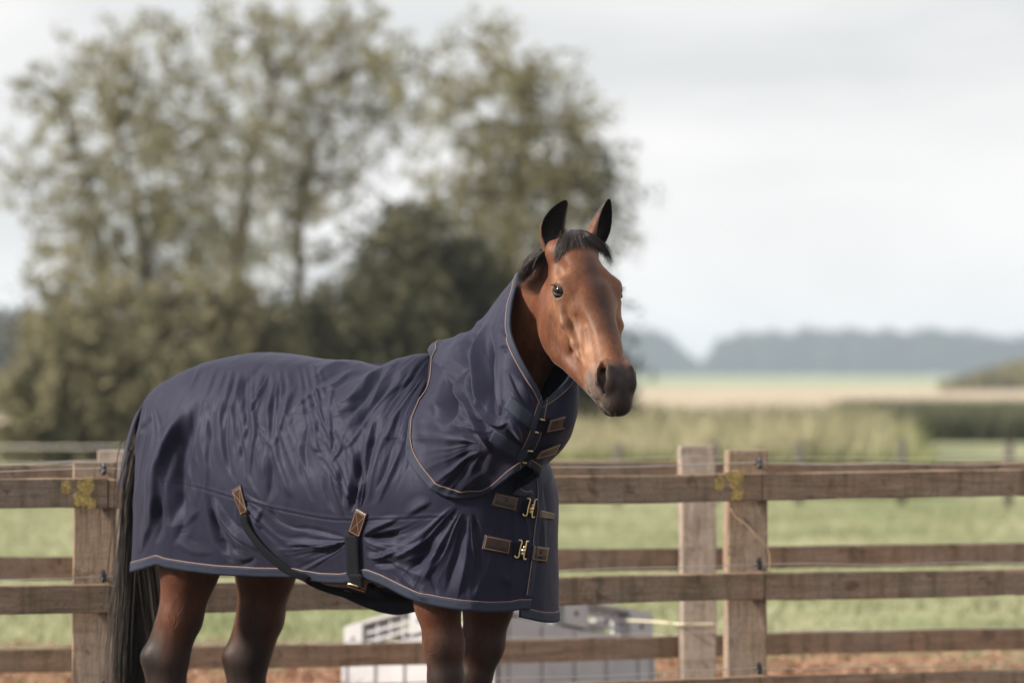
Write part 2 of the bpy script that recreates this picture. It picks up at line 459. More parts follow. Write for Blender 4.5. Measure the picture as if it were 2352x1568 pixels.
YT = 70.0
# left willow
L1 = [(200, 230, 130, 90, 1.0), (110, 330, 90, 110, .5), (330, 190, 120, 90, 1.1), (300, 320, 130, 90, 1.4), (200, 430, 110, 90, .8), (370, 430, 110, 90, 1.3), (440, 300, 100, 110, 1.2), (330, 110, 90, 60, .6),
      (190, 560, 90, 90, .9), (330, 560, 110, 80, 1.1), (440, 520, 90, 90, 1.1), (60, 440, 60, 80, .25), (200, 140, 60, 50, .2), (60, 180, 45, 45, .15), (250, 640, 70, 60, .5), (160, 620, 60, 70, .5), (450, 640, 60, 70, .7)]
tree('willow_tree', 'leftmost tall willow with a loose crown touching the left edge of the sky', pt(330, 1045, YT),
     [([pt(355, 1052, YT), pt(345, 800, YT), pt(340, 560, YT), pt(300, 300, YT)], .20), ([pt(235, 1052, YT + .6), pt(235, 760, YT + .6), pt(220, 520, YT), pt(170, 330, YT)], .15)],
     clump_list(L1, YT, rt), 16000, .072, m_leaf, 31, group='willows behind the horse')
# middle willow, tallest
L2 = [(600, 110, 150, 90, 1.4), (520, 60, 70, 60, .5), (720, 60, 110, 70, .7), (780, 150, 130, 90, 1.0), (650, 240, 140, 90, 1.5), (560, 330, 110, 90, 1.3), (760, 280, 120, 90, 1.1), (870, 150, 100, 80, .8), (900, 250, 80, 80, .6),
      (690, 400, 120, 80, 1.1), (560, 470, 100, 80, 1.1), (700, 500, 80, 70, .6), (800, 400, 70, 60, .3), (520, 590, 70, 80, .9), (700, 590, 40, 60, .25), (960, 160, 70, 90, .5), (600, 560, 45, 60, .3), (820, 60, 90, 60, .5)]
tree('willow_tree', 'middle willow, tallest of the trees, its crown cut by the top of the view', pt(560, 1045, YT + 4),
     [([pt(545, 1050, YT + 4), pt(535, 760, YT + 4), pt(540, 480, YT + 4), pt(610, 160, YT + 4)], .22), ([pt(690, 1050, YT + 4.5), pt(690, 720, YT + 4), pt(700, 460, YT + 4), pt(780, 180, YT + 4)], .16)],
     clump_list(L2, YT + 4, rt), 16000, .072, m_leaf, 32, group='willows behind the horse')
# right willow
L3 = [(1110, 140, 110, 80, .45), (1200, 120, 70, 70, .35), (1190, 230, 120, 90, 1.0), (1090, 280, 90, 90, .8), (1270, 330, 120, 90, 1.1), (1130, 390, 110, 90, 1.3), (1230, 440, 110, 90, 1.3), (1340, 420, 90, 80, .8), (1330, 300, 80, 70, .4), (1260, 210, 60, 60, .25),
      (1090, 520, 110, 80, 1.3), (1200, 570, 120, 80, 1.5), (1330, 550, 90, 80, .9), (1390, 360, 45, 60, .2), (1030, 430, 60, 70, .4), (1400, 470, 45, 60, .25), (1060, 90, 60, 60, .15)]
tree('willow_tree', 'rightmost willow right behind the horse head with sky to its right', pt(1150, 1045, YT - 3),
     [([pt(1150, 1052, YT - 3), pt(1150, 760, YT - 3), pt(1160, 480, YT - 3), pt(1190, 200, YT - 3)], .22)],
     clump_list(L3, YT - 3, rt), 16500, .072, m_leaf, 33, group='willows behind the horse')
# dark hedge trees below
L4 = [(900, 620, 80, 90, 1.2), (980, 560, 90, 80, 1.1), (820, 730, 100, 80, 1.3), (950, 720, 110, 90, 1.5), (720, 760, 80, 80, 1.0), (1080, 680, 90, 90, 1.3), (640, 760, 60, 60, .6), (880, 830, 200, 70, 1.8), (1180, 760, 110, 100, 1.4), (1290, 700, 80, 100, .9), (1350, 850, 80, 80, .9), (1200, 870, 120, 70, 1.2), (900, 500, 40, 50, .15)]
tree('hedge_tree', 'dark dense hedge tree low behind the rug and neck of the horse', pt(950, 1045, YT - 8),
     [([pt(950, 1060, YT - 8), pt(940, 850, YT - 8), pt(950, 620, YT - 8)], .14), ([pt(1180, 1060, YT - 8), pt(1185, 850, YT - 8), pt(1190, 740, YT - 8)], .12)],
     clump_list(L4, YT - 8, rt, .8), 36000, .080, m_leafd, 34, .2)
L5 = [(170, 740, 90, 80, 1.0), (300, 740, 110, 80, 1.2), (420, 760, 90, 80, 1.0), (520, 720, 80, 70, .9), (120, 850, 100, 90, 1.1), (250, 860, 110, 90, 1.3), (380, 860, 110, 80, 1.2), (520, 840, 100, 80, 1.1), (120, 960, 100, 90, 1.1), (260, 960, 120, 90, 1.2), (420, 950, 120, 80, 1.0), (600, 800, 90, 70, .9), (600, 920, 120, 90, .8), (60, 1000, 70, 70, .6), (330, 1020, 200, 50, .8)]
tree('hedge_bush', 'olive green spreading hedge bush at the left under the willows', pt(300, 1045, YT - 10),
     [([pt(260, 1065, YT - 10), pt(260, 950, YT - 10), pt(250, 800, YT - 10)], .10), ([pt(420, 1065, YT - 10), pt(420, 950, YT - 10), pt(430, 800, YT - 10)], .10)],
     clump_list(L5, YT - 10, rt, .8), 42000, .080, m_leafo, 35, .2)

# ---- low wire fence along the crop
m_oldwood = plain('old_stake_wood', (.10, .085, .075), .9, var=.4, scale=20, bmp=.4)
wf = empty('wire_fence', Vector((4, 45, 0))); tag(wf, 'low stake and wire fence along the near edge of the crop', 'fence')
for k, (u_, dz) in enumerate(((1420, .0), (1640, .02), (1835, .01), (2070, .05), (2316, .02))):
    p = U(u_, 1060, 45.0); Pile().tube([(p[0], 45, -.2), (p[0], 45, .4), (p[0] + .01, 45, .74 + dz), (p[0] + .01, 45, .745 + dz)], (.055, .052, .05, .02), 8).build('stake', m_oldwood, wf)
m_wire = plain('galvanised_wire', (.55, .53, .50), .45, .6, .1, 60, 0)
for z in (.70, .48):
    tube('wire', [(-8, 45, z), (0, 44.99, z - .01), (8, 44.99, z)], .006, m_wire, wf, 5)

# ================================================================== the paddock fences
def wood_mat(name, base, green=.35, lichen=0.0, grain_axis=0):
    m, nt, b = new_mat(name)
    oi = nt.nodes.new('ShaderNodeObjectInfo')
    tc = nt.nodes.new('ShaderNodeTexCoord'); ad = nt.nodes.new('ShaderNodeVectorMath'); ad.operation = 'ADD'
    cm = nt.nodes.new('ShaderNodeCombineXYZ'); ml = nt.nodes.new('ShaderNodeMath'); ml.operation = 'MULTIPLY'; ml.inputs[1].default_value = 37.0
    nt.links.new(oi.outputs['Random'], ml.inputs[0]); nt.links.new(ml.outputs[0], cm.inputs[0]); nt.links.new(ml.outputs[0], cm.inputs[1])
    nt.links.new(tc.outputs['Object'], ad.inputs[0]); nt.links.new(cm.outputs[0], ad.inputs[1]); v0 = ad.outputs[0]
    def scaled(q):
        mp = nt.nodes.new('ShaderNodeMapping'); mp.inputs['Scale'].default_value = q; nt.links.new(v0, mp.inputs['Vector']); return mp.outputs['Vector']
    g = noise(nt, scaled((1.3, 16, 16)), 3.2, 7, .72, .8); big = noise(nt, scaled((1, 2, 2)), 2.2, 5, .65, .5); spot = noise(nt, v0, 13, 5, .65, .6); fine = noise(nt, v0, 75, 3, .7)
    st = noise(nt, scaled((9, 9, 1.2)), 2.0, 4, .6)
    c = ramp(nt, g, [(.27, tuple(.30 * q for q in base)), (.45, tuple(.78 * q for q in base)), (.58, base), (.76, tuple(min(1, 1.6 * q) for q in base))])
    grey = sum(base) / 3
    c = mix(nt, ramp(nt, big, [(.42, (0, 0, 0)), (.66, (.42, .42, .42))]), c, (grey * 1.05, grey * .98, grey * .90))
    c = mix(nt, ramp(nt, st, [(.48, (0, 0, 0)), (.70, (green, green, green))]), c, (.115, .098, .048))
    c = mix(nt, ramp(nt, spot, [(.56, (0, 0, 0)), (.72, (.85, .85, .85))]), c, tuple(.26 * q for q in base))
    c = mix(nt, ramp(nt, spot, [(.24, (.7, .7, .7)), (.38, (0, 0, 0))]), c, (.40, .36, .31))
    c = mix(nt, ramp(nt, fine, [(.35, (.35, .35, .35)), (.55, (0, 0, 0))]), c, tuple(.4 * q for q in base))
    nt.links.new(c, b.inputs['Base Color']); b.inputs['Roughness'].default_value = .9; b.inputs['Specular IOR Level'].default_value = .15
    n1 = bump(nt, b, g, .8, .006); bump(nt, b, fine, .4, .003, n1)
    return m
m_post = wood_mat('weathered_post', (.36, .255, .185), .55)
m_rail = wood_mat('weathered_rail', (.37, .258, .185), .65)
m_post2 = wood_mat('grey_post', (.45, .365, .305), .35)
m_insul = plain('black_insulator', (.035, .035, .040), .35, 0, .2, 60, .1)
m_steel = plain('weathered_screw', (.16, .15, .15), .5, .8)
m_lichen = plain('yellow_lichen', (.50, .36, .13), .95, var=.5, scale=90, bmp=.6)
m_twine = plain('baler_twine', (.52, .36, .22), .8, var=.25, scale=150)
m_cord = plain('white_cord', (.72, .68, .50), .7, var=.12, scale=150)

def board(name, length, h, t, mat, parent, M, seed, cham=.004, nseg=14):
    """a sawn board along X with eased, slightly uneven edges"""
    rng = np.random.default_rng(seed)
    xs = np.linspace(-length / 2, length / 2, nseg)
    prof = [(-t / 2 + cham, -h / 2), (t / 2 - cham, -h / 2), (t / 2, -h / 2 + cham), (t / 2, h / 2 - cham), (t / 2 - cham, h / 2), (-t / 2 + cham, h / 2), (-t / 2, h / 2 - cham), (-t / 2, -h / 2 + cham)]
    bow = .006 * np.sin(np.linspace(0, math.pi, nseg)) * rng.choice((-1, 1)); V = []
    for i, x in enumerate(xs):
        for k, (py, pz) in enumerate(prof):
            V.append((x, py + rng.normal(0, .0006), pz + bow[i] + rng.normal(0, .0016)))
    F = [(i * 8 + k, i * 8 + (k + 1) % 8, (i + 1) * 8 + (k + 1) % 8, (i + 1) * 8 + k) for i in range(nseg - 1) for k in range(8)]
    F += [tuple(range(8))[::-1], tuple((nseg - 1) * 8 + k for k in range(8))]
    me = mesh_from(name, V, [f[::-1] for f in F])
    o = link(name, me, mat, None, False); o.parent = parent; o.matrix_parent_inverse = Matrix.Identity(4)
    o.matrix_basis = Matrix.Translation(-Vector(parent.location)) @ M
    return o
def fence(name, label, A, B, top, w, rails, rail_h, front, posts_t, pm, seed, joint_off):
    """A, B: ground points of the two posts in view"""
    A = Vector(A); B = Vector(B); d = (B - A); sp = d.length; d.normalize()
    nrm = Vector((d.y, -d.x, 0)); nrm = nrm if nrm.y < 0 else -nrm           # towards us
    root = empty(name, (A + B) / 2); tag(root, label, 'fence', 'paddock fences')
    ang = math.atan2(d.y, d.x)
    def M(p): return Matrix.Translation(p) @ Matrix.Rotation(ang, 4, 'Z')
    for k, t in enumerate(posts_t):
        p = A + d * (sp * t); hh = top[k] + .45
        Mp = Matrix.Translation(p + Vector((0, 0, top[k] - hh / 2))) @ Matrix.Rotation(ang * .18, 4, 'Z') @ Matrix.Rotation(R(-90), 4, 'Y')
        board('post', hh, w, w * .92, pm, root, Mp, seed + k, .006, 16)
    off = nrm * ((w * .46 + .021) * (1 if front else -1))
    for j, zt in enumerate(rails):
        for (t0, t1) in ((-.95, 0.0), (0.0, 1.0), (1.0, 1.75)):
            a = A + d * (sp * t0 + joint_off[j] * .01); b_ = A + d * (sp * t1 + joint_off[j] * .01)
            c = (a + b_) / 2; ln = (b_ - a).length - .005
            dz = random.Random(seed * 7 + j * 3 + int(t0 * 10)).uniform(-.006, .006)
            dy = random.Random(seed * 5 + j + int(t0 * 10)).uniform(-.002, .002)
            for tt_, sg in ((t0, 1), (t1, -1)):
                if 0 <= tt_ <= 1:
                    for q_ in (.028, -.024):
                        nc = A + d * (sp * tt_ + joint_off[j] * .01 + sg * .035) + off + nrm * (.0205 if front else 0) + Vector((0, 0, zt - rail_h / 2 + q_))
                        if front: Pile().tube([nc - nrm * .004, nc + nrm * .0006, nc + nrm * .0012], (.0042, .0042, .002), 7).build('nail', m_steel, root)
            board('rail', ln, rail_h, .040, m_rail, root, M(c + off + nrm * dy + Vector((0, 0, zt - rail_h / 2 + dz))), seed * 31 + j * 5 + int(t0 * 4) + 9)
    return root, A, d, nrm, sp, off
fA = U(219, 1100, 14.22); fB = U(1714, 1100, 15.12)
f1, A1, d1, n1v, sp1, off1 = fence('paddock_fence', 'near weathered post and rail fence directly behind the horse', (fA[0], fA[1], 0), (fB[0], fB[1], 0), (1.238, 1.264), .156, (1.180, .786, .381), .106, True, (0, 1), m_post, 3, (2, 3, 1))
gA = U(268, 1100, 16.0); gB = U(1599, 1100, 16.72)
f2, A2, d2, n2v, sp2, off2 = fence('paddock_fence', 'second post and rail fence beyond the near one, paler posts in front of its rails', (gA[0], gA[1], 0), (gB[0], gB[1], 0), (1.245, 1.250), .152, (1.178, .800, .422), .096, False, (0, 1), m_post2, 5, (0, 4, -3))
# insulators and wire
def insulator(p, nrm, parent):
    p = Vector(p); q = empty('insulator', p); q.parent = parent; q.matrix_parent_inverse = Matrix.Translation(-Vector(parent.location))
    pl = Pile().tube([p, p + nrm * .02, p + nrm * .045], (.006, .005, .005), 6); pl.build('screw', m_steel, q)
    c = p + nrm * .055
    ring = [c + Vector((0, 0, .018 * math.sin(a))) + nrm * (.012 * math.cos(a)) for a in np.linspace(0, 2 * math.pi, 15)]
    Pile().tube([tuple(r) for r in ring], .0075, 8).build('ring', m_insul, q)
    return c
def wires(root, A, d, nrm, sp, w, zs, sag, rad, posts=(0, 1), insul=True):
    for z in zs:
        pts = []
        for t in (-.95, 0, 1, 1.75):
            p = A + d * (sp * t) + nrm * (w * .46) + Vector((0, 0, z))
            c = insulator(p, nrm, root) if (insul and t in posts) else p + nrm * .055
            pts.append(c)
        path = []
        for a, b_ in zip(pts[:-1], pts[1:]):
            for q in np.linspace(0, 1, 24, endpoint=False):
                path.append(tuple(a.lerp(b_, q) + Vector((0, 0, -sag * 4 * q * (1 - q) + .0025 * math.sin(q * 19 + z * 7)))))
        path.append(tuple(pts[-1]))
        tube('wire', path, rad, m_wire, root, 5)
wires(f1, A1, d1, n1v, sp1, .156, (1.216, .822, .415), .012, .0021)
wires(f2, A2, d2, n2v, sp2, .152, (1.205, .45), .010, .0021, (), False)
# lichen on the top rail
def lichen(center, wx, hz, n, parent, seed):
    rng = np.random.default_rng(seed); pl = Pile(); dd = np.array(d1); nn = np.array(n1v); up = np.array((0, 0, 1.0))
    blobs = [(rng.normal(0, wx), rng.uniform(-hz, hz), rng.uniform(.010, .026)) for _ in range(9)]
    for k in range(n):
        bx_, bz_, br_ = blobs[rng.integers(0, 9)]
        a = rng.uniform(0, 6.283); q = br_ * math.sqrt(rng.random()); x = bx_ + q * math.cos(a); z = bz_ + q * math.sin(a) * 1.4
        r = rng.uniform(.0014, .0036)
        if abs(z) < hz: c = np.array(center) + dd * x + up * z + nn * .0238; e1, e2, e3 = dd, up, nn
        else: c = np.array(center) + dd * x + up * (hz + .004) + nn * rng.uniform(-.018, .018); e1, e2, e3 = dd, nn, up
        m = 6; V_ = [c + e1 * r * math.cos(t * 1.047) * rng.uniform(.6, 1.4) + e2 * r * math.sin(t * 1.047) * rng.uniform(.6, 1.4) for t in range(m)]
        V_.append(c + e3 * r * .15)
        pl.add(V_, [(t, (t + 1) % m, m) for t in range(m)])
    o = pl.build('lichen', m_lichen, parent); o['kind'] = 'stuff'
for (u_, y_, w_, s_) in ((190, 14.15, .024, 1), (1683, 15.02, .026, 2)):
    c = Vector(U(u_, 1100, y_)); t = (c - A1).dot(d1); c = A1 + d1 * t + off1 + Vector((0, 0, 1.127))
    lichen(c, w_ * 1.2, .054, 1700, f1, s_)
# twine on the right-hand post
yt = fB[1] - .085
tw = tube('twine', catmull([U(1679, 1168, yt), U(1688, 1185, yt), U(1705, 1198, yt - .003), U(1722, 1212, yt - .004), U(1740, 1235, yt - .003), U(1762, 1258, yt), U(1768, 1280, yt), U(1767, 1315, yt)], 30), .0026, m_twine, None, 5)
tag(tw, 'frayed tan baler twine hanging on the right post of the near fence', 'twine')

# ---- upturned plastic pallet box behind the second fence
m_white = plain('white_plastic', (.37, .365, .38), .45, 0, .10, 6, .08)
m_pin = plain('dark_hole', (.03, .03, .03), .8)
bx = empty('pallet_box', Vector(U(1142, 1700, 18.9) * np.array((1, 1, 0)))); tag(bx, 'upturned white plastic pallet box lying tipped behind the second fence', 'pallet box')
Lx, Ly, Hb = 1.20, 1.00, .34
rotb = Matrix.Rotation(R(-50), 3, 'Z'); tilt = Matrix.Rotation(R(-17), 3, 'X')
RB_ = np.array(tilt @ rotb); cb = np.array(bx.location) + np.array((0, .10, .055))
def bpart(name, c, h, mat, parent=None):
    p = Pile().box(cb + RB_ @ np.array(c), h, RB_); return p.build(name, mat, parent or bx, False)
for sx, sy, nm in ((1, 0, 'side_panel'), (-1, 0, 'side_panel'), (0, 1, 'side_panel'), (0, -1, 'side_panel')):
    bpart(nm, (sx * (Lx / 2 - .01), sy * (Ly / 2 - .01), -.12), (.01 if sx else Lx / 2 - .022, .01 if sy else Ly / 2 - .022, .26), m_white)
for sx in (-1, 1):
    for k in np.linspace(-.42, .42, 5): bpart('rib', (sx * (Lx / 2 + .008), k * Ly / 1.0 * .98, -.12), (.008, .016, .25), m_white)
for sy in (-1, 1):
    for k in np.linspace(-.5, .5, 6): bpart('rib', (k * Lx * .96, sy * (Ly / 2 + .008), -.12), (.016, .008, .25), m_white)
bpart('deck', (0, 0, .150), (Lx / 2 - .03, Ly / 2 - .03, .008), m_white)
for sx in (-1, 0, 1):
    for sy in (-1, 0, 1):
        f = bpart('foot', (sx * (Lx / 2 - .075), sy * (Ly / 2 - .075), .222), (.075, .075, .062), m_white)
        if sx or sy:
            for ax_ in ((sx, 0), (0, sy)):
                if ax_ == (0, 0): continue
                c = np.array((sx * (Lx / 2 - .075) + ax_[0] * .0752, sy * (Ly / 2 - .075) + ax_[1] * .0752, .222))
                pl = Pile(); ring = [cb + RB_ @ (c + np.array((0 if ax_[0] else .014 * math.cos(a), 0 if ax_[1] else .014 * math.cos(a), .014 * math.sin(a)))) for a in np.linspace(0, 2 * math.pi, 12, endpoint=False)]
                pl.add(ring, [tuple(range(12))]); pl.build('hole', m_pin, f, False)
for sy in (-1, 0, 1):
    bpart('runner', (0, sy * (Ly / 2 - .075), .292), (Lx / 2, .07, .008), m_white)
for sx in (-1, 1):
    bpart('runner', (sx * (Lx / 2 - .075), 0, .2915), (.07, Ly / 2 - .001, .007), m_white)
for z in (.195, .24):
    for sy in (-1, 1): bpart('bar', (0, sy * (Ly / 2 - .03), z), (Lx / 2 - .15, .006, .007), m_white)
    for sx in (-1, 1): bpart('bar', (sx * (Lx / 2 - .03), 0, z), (.006, Ly / 2 - .15, .007), m_white)
for k in np.linspace(-.36, .36, 8):
    for sy in (-1, 1): bpart('bar', (k, sy * (Ly / 2 - .031), .222), (.006, .005, .062), m_white)
for k in np.linspace(-.28, .28, 6):
    for sx in (-1, 1): bpart('bar', (sx * (Lx / 2 - .031), k, .222), (.005, .006, .062), m_white)
# cord from the box to the second fence's post
yc = gB[1] - .082
cd = Pile().tube(catmull([U(1440, 1424, 18.5), U(1470, 1425, 17.8), U(1520, 1428, 17.0), U(1556, 1432, yc), U(1600, 1433, yc - .004), U(1642, 1432, yc)], 40), .0045, 6)
co = cd.build('cord', m_cord); tag(co, 'pale cord tied round the second fence post and led to the pallet box', 'cord')

# ================================================================== haze
hz = Pile().box((0, 1140, 13.0), (620, 1210, 14.2)).build('haze', None, None, False)
mh = bpy.data.materials.new('hazy_air'); mh.use_nodes = True; nt = mh.node_tree; nt.nodes.clear()
ho = nt.nodes.new('ShaderNodeOutputMaterial'); pv = nt.nodes.new('ShaderNodeVolumePrincipled')
pv.inputs['Color'].default_value = (.68, .79, .98, 1); pv.inputs['Density'].default_value = .00032; pv.inputs['Anisotropy'].default_value = .2
nt.links.new(pv.outputs[0], ho.inputs['Volume']); hz.data.materials.append(mh); tag(hz, kind='stuff')
hz.display_type = 'WIRE'
# ================================================================== the horse
YAW = R(43)
T0 = np.array((-1.151, 13.255))
AX = np.array((math.cos(YAW), -math.sin(YAW), 0.0))       # tail -> chest
SD = np.array((-math.sin(YAW), -math.cos(YAW), 0.0))      # towards the side that faces us
def HF(a, l, z):
    return np.array((T0[0], T0[1], 0.0)) + a * AX + l * SD + np.array((0, 0, z))

# head frame: X to the horse's left, Y from poll to muzzle, Z out of the forehead
def head_rot(psi, th, ro):
    B = np.array([[1, 0, 0], [0, 0, -1], [0, -1, 0]], float).T
    cz, sz = math.cos(psi), math.sin(psi); Rz = np.array([[cz, -sz, 0], [sz, cz, 0], [0, 0, 1]])
    ct, st = math.cos(th), math.sin(th); Rx = np.array([[1, 0, 0], [0, ct, -st], [0, st, ct]])
    cr, sr = math.cos(ro), math.sin(ro); Ry = np.array([[cr, 0, sr], [0, 1, 0], [-sr, 0, cr]])
    return Rz @ Ry @ Rx @ B
HR = head_rot(R(25), R(-40), R(1.2))
HT = np.array((0.202, 11.85, 2.004))
HS = 1.05
def HL(x, y, z):
    """head-local -> world"""
    return HR @ (np.array((x, y, z), float) * HS) + HT

class Field:
    def __init__(self, xs, ys, zs):
        self.ax = [np.asarray(q, np.float32) for q in (xs, ys, zs)]
        self.D = np.full([len(q) for q in self.ax], 0.5, np.float32)
    def box(self, lo, hi):
        s = []
        for q, a, b in zip(self.ax, lo, hi):
            s.append(slice(max(0, int(np.searchsorted(q, a)) - 1), min(len(q), int(np.searchsorted(q, b)) + 1)))
        X = self.ax[0][s[0]][:, None, None]; Y = self.ax[1][s[1]][None, :, None]; Z = self.ax[2][s[2]][None, None, :]
        return tuple(s), X, Y, Z
    def put(self, s, d, k, sub=False):
        A = self.D[s]
        if sub:
            d = -d
            h = np.maximum(k - np.abs(A - d), 0) / k
            self.D[s] = np.maximum(A, d) + h * h * (k * 0.25)
        else:
            h = np.maximum(k - np.abs(A - d), 0) / k
            self.D[s] = np.minimum(A, d) - h * h * (k * 0.25)
    # --- primitives in world space
    def cone(self, p0, p1, r0, r1, k=0.03, sub=False, lat=None, ls=1.0):
        p0 = np.asarray(p0, float); p1 = np.asarray(p1, float)
        m = max(r0, r1) + k + 0.04
        s, X, Y, Z = self.box(np.minimum(p0, p1) - m, np.maximum(p0, p1) + m)
        d = p1 - p0; L2 = float(d @ d) + 1e-12
        rx, ry, rz = X - p0[0], Y - p0[1], Z - p0[2]
        t = np.clip((rx * d[0] + ry * d[1] + rz * d[2]) / L2, 0, 1)
        rx = rx - t * d[0]; ry = ry - t * d[1]; rz = rz - t * d[2]
        q = rx * rx + ry * ry + rz * rz
        if lat is not None:
            w = rx * lat[0] + ry * lat[1] + rz * lat[2]
            q = q + w * w * (1 / ls ** 2 - 1)
        self.put(s, (np.sqrt(q) - (r0 + (r1 - r0) * t)).astype(np.float32), k, sub)
    def chain(self, pts, rads, k=0.03, **kw):
        for a, b, r0, r1 in zip(pts[:-1], pts[1:], rads[:-1], rads[1:]): self.cone(a, b, r0, r1, k, **kw)
    def ell(self, c, r, k=0.04, sub=False, rot=None):
        c = np.asarray(c, float); r = np.asarray(r, float)
        m = max(r) + k + 0.04
        s, X, Y, Z = self.box(c - m, c + m)
        X, Y, Z = X - c[0], Y - c[1], Z - c[2]
        M = np.eye(3) if rot is None else np.asarray(rot).T
        e = [(M[i, 0] * X + M[i, 1] * Y + M[i, 2] * Z) for i in range(3)]
        k0 = np.sqrt(sum((q / rr) ** 2 for q, rr in zip(e, r)))
        k1 = np.sqrt(sum((q / rr ** 2) ** 2 for q, rr in zip(e, r))) + 1e-6
        self.put(s, (k0 * (k0 - 1) / k1).astype(np.float32), k, sub)
    # --- primitives in the head's frame
    def hell(self, c, r, k=0.022, sub=False, sym=True, tilt=0.0, yaw=0.0):
        for sx in ((1, -1) if (sym and c[0] != 0) else (1,)):
            a = tilt * sx
            Rt = np.array([[math.cos(a), -math.sin(a), 0], [math.sin(a), math.cos(a), 0], [0, 0, 1]])
            b = yaw
            Rt = Rt @ np.array([[1, 0, 0], [0, math.cos(b), -math.sin(b)], [0, math.sin(b), math.cos(b)]])
            self.ell(HL(c[0] * sx, c[1], c[2]), np.asarray(r) * HS, k * HS, sub, HR @ Rt)
    def hcone(self, p, q, r0, r1, k=0.022, sub=False, sym=True):
        for sx in ((1, -1) if (sym and (p[0] != 0 or q[0] != 0)) else (1,)):
            self.cone(HL(p[0] * sx, p[1], p[2]), HL(q[0] * sx, q[1], q[2]), r0 * HS, r1 * HS, k * HS, sub)
    def hchain(self, pts, rads, k=0.01, sub=False, sym=True):
        for a, b, r0, r1 in zip(pts[:-1], pts[1:], rads[:-1], rads[1:]): self.hcone(a, b, r0, r1, k, sub, sym)
    def surface(self):
        D = self.D; m = D < 0
        nx, ny, nz = D.shape
        c = np.zeros((nx - 1, ny - 1, nz - 1), np.uint8)
        for dx in (0, 1):
            for dy in (0, 1):
                for dz in (0, 1):
                    c += m[dx:nx - 1 + dx, dy:ny - 1 + dy, dz:nz - 1 + dz]
        act = (c > 0) & (c < 8)
        I = np.argwhere(act)
        ids = np.full(act.shape, -1, np.int32); ids[act] = np.arange(len(I), dtype=np.int32)
        co = [(0, 0, 0), (1, 0, 0), (0, 1, 0), (1, 1, 0), (0, 0, 1), (1, 0, 1), (0, 1, 1), (1, 1, 1)]
        val = np.stack([D[I[:, 0] + a, I[:, 1] + b, I[:, 2] + g] for a, b, g in co], 1)
        pos = np.stack([np.stack([self.ax[0][I[:, 0] + a], self.ax[1][I[:, 1] + b], self.ax[2][I[:, 2] + g]], 1) for a, b, g in co], 1)
        acc = np.zeros((len(I), 3)); cnt = np.zeros(len(I))
        for a in range(8):
            for b in range(a + 1, 8):
                if sum(abs(p - q) for p, q in zip(co[a], co[b])) != 1: continue
                x = (val[:, a] < 0) != (val[:, b] < 0)
                t = val[x, a] / (val[x, a] - val[x, b])
                acc[x] += pos[x, a] + t[:, None] * (pos[x, b] - pos[x, a]); cnt[x] += 1
        V = acc / cnt[:, None]
        Fs = []
        for ax in range(3):
            s0 = [slice(None)] * 3; s1 = [slice(None)] * 3
            s0[ax] = slice(0, -1); s1[ax] = slice(1, None)
            a, b = m[tuple(s0)], m[tuple(s1)]
            E = np.argwhere(a != b)
            o1, o2 = [(1, 2), (2, 0), (0, 1)][ax]
            ok = (E[:, o1] > 0) & (E[:, o2] > 0) & (E[:, o1] < D.shape[o1] - 1) & (E[:, o2] < D.shape[o2] - 1)
            E = E[ok]
            q = []
            for da, db in ((-1, -1), (0, -1), (0, 0), (-1, 0)):
                J = E.copy(); J[:, o1] += da; J[:, o2] += db
                q.append(ids[J[:, 0], J[:, 1], J[:, 2]])
            q = np.stack(q, 1)
            fl = ~a[E[:, 0], E[:, 1], E[:, 2]]
            q[fl] = q[fl][:, ::-1]
            Fs.append(q)
        return V, np.concatenate(Fs)

def graded(lo, hi, f0, f1, fine, coarse):
    return np.concatenate([np.arange(lo, f0, coarse), np.arange(f0, f1, fine), np.arange(f1, hi + coarse, coarse)])
FINE, COARSE = 0.0034, 0.012
fld = Field(graded(-1.5, 0.62, 0.055, 0.50, FINE, COARSE),
            graded(11.10, 13.75, 11.16, 11.95, FINE, COARSE),
            graded(-0.02, 2.12, 1.44, 2.10, FINE, COARSE))

# --- trunk
def rotz(a):
    return np.stack([AX, SD, np.array((0, 0, 1.0))], 1)
RB = rotz(0)
fld.ell(HF(0.84, 0, 1.205), (0.66, 0.255, 0.345), 0.05, rot=RB)
fld.ell(HF(0.34, 0, 1.25), (0.36, 0.235, 0.31), 0.1, rot=RB)
fld.ell(HF(1.24, 0, 1.20), (0.34, 0.215, 0.34), 0.1, rot=RB)
# --- neck
neck = [HF(1.18, 0, 1.26), np.array((-0.08, 12.24, 1.45)), np.array((0.045, 12.10, 1.68)), HL(0, .05, -.15)]
NL = np.cross(neck[3] - neck[0], (0, 0, 1.0)); NL /= np.linalg.norm(NL)
fld.chain(neck[:3], (0.21, 0.160, 0.138), 0.05, lat=NL, ls=0.55)
fld.chain(neck[2:], (0.140, 0.120), 0.03, lat=NL, ls=0.47)
fld.hchain([(.092, .03, -.235), (.092, .11, -.285), (.085, .20, -.315), (.07, .29, -.315)], (.026, .032, .032, .026), .02, sub=True)
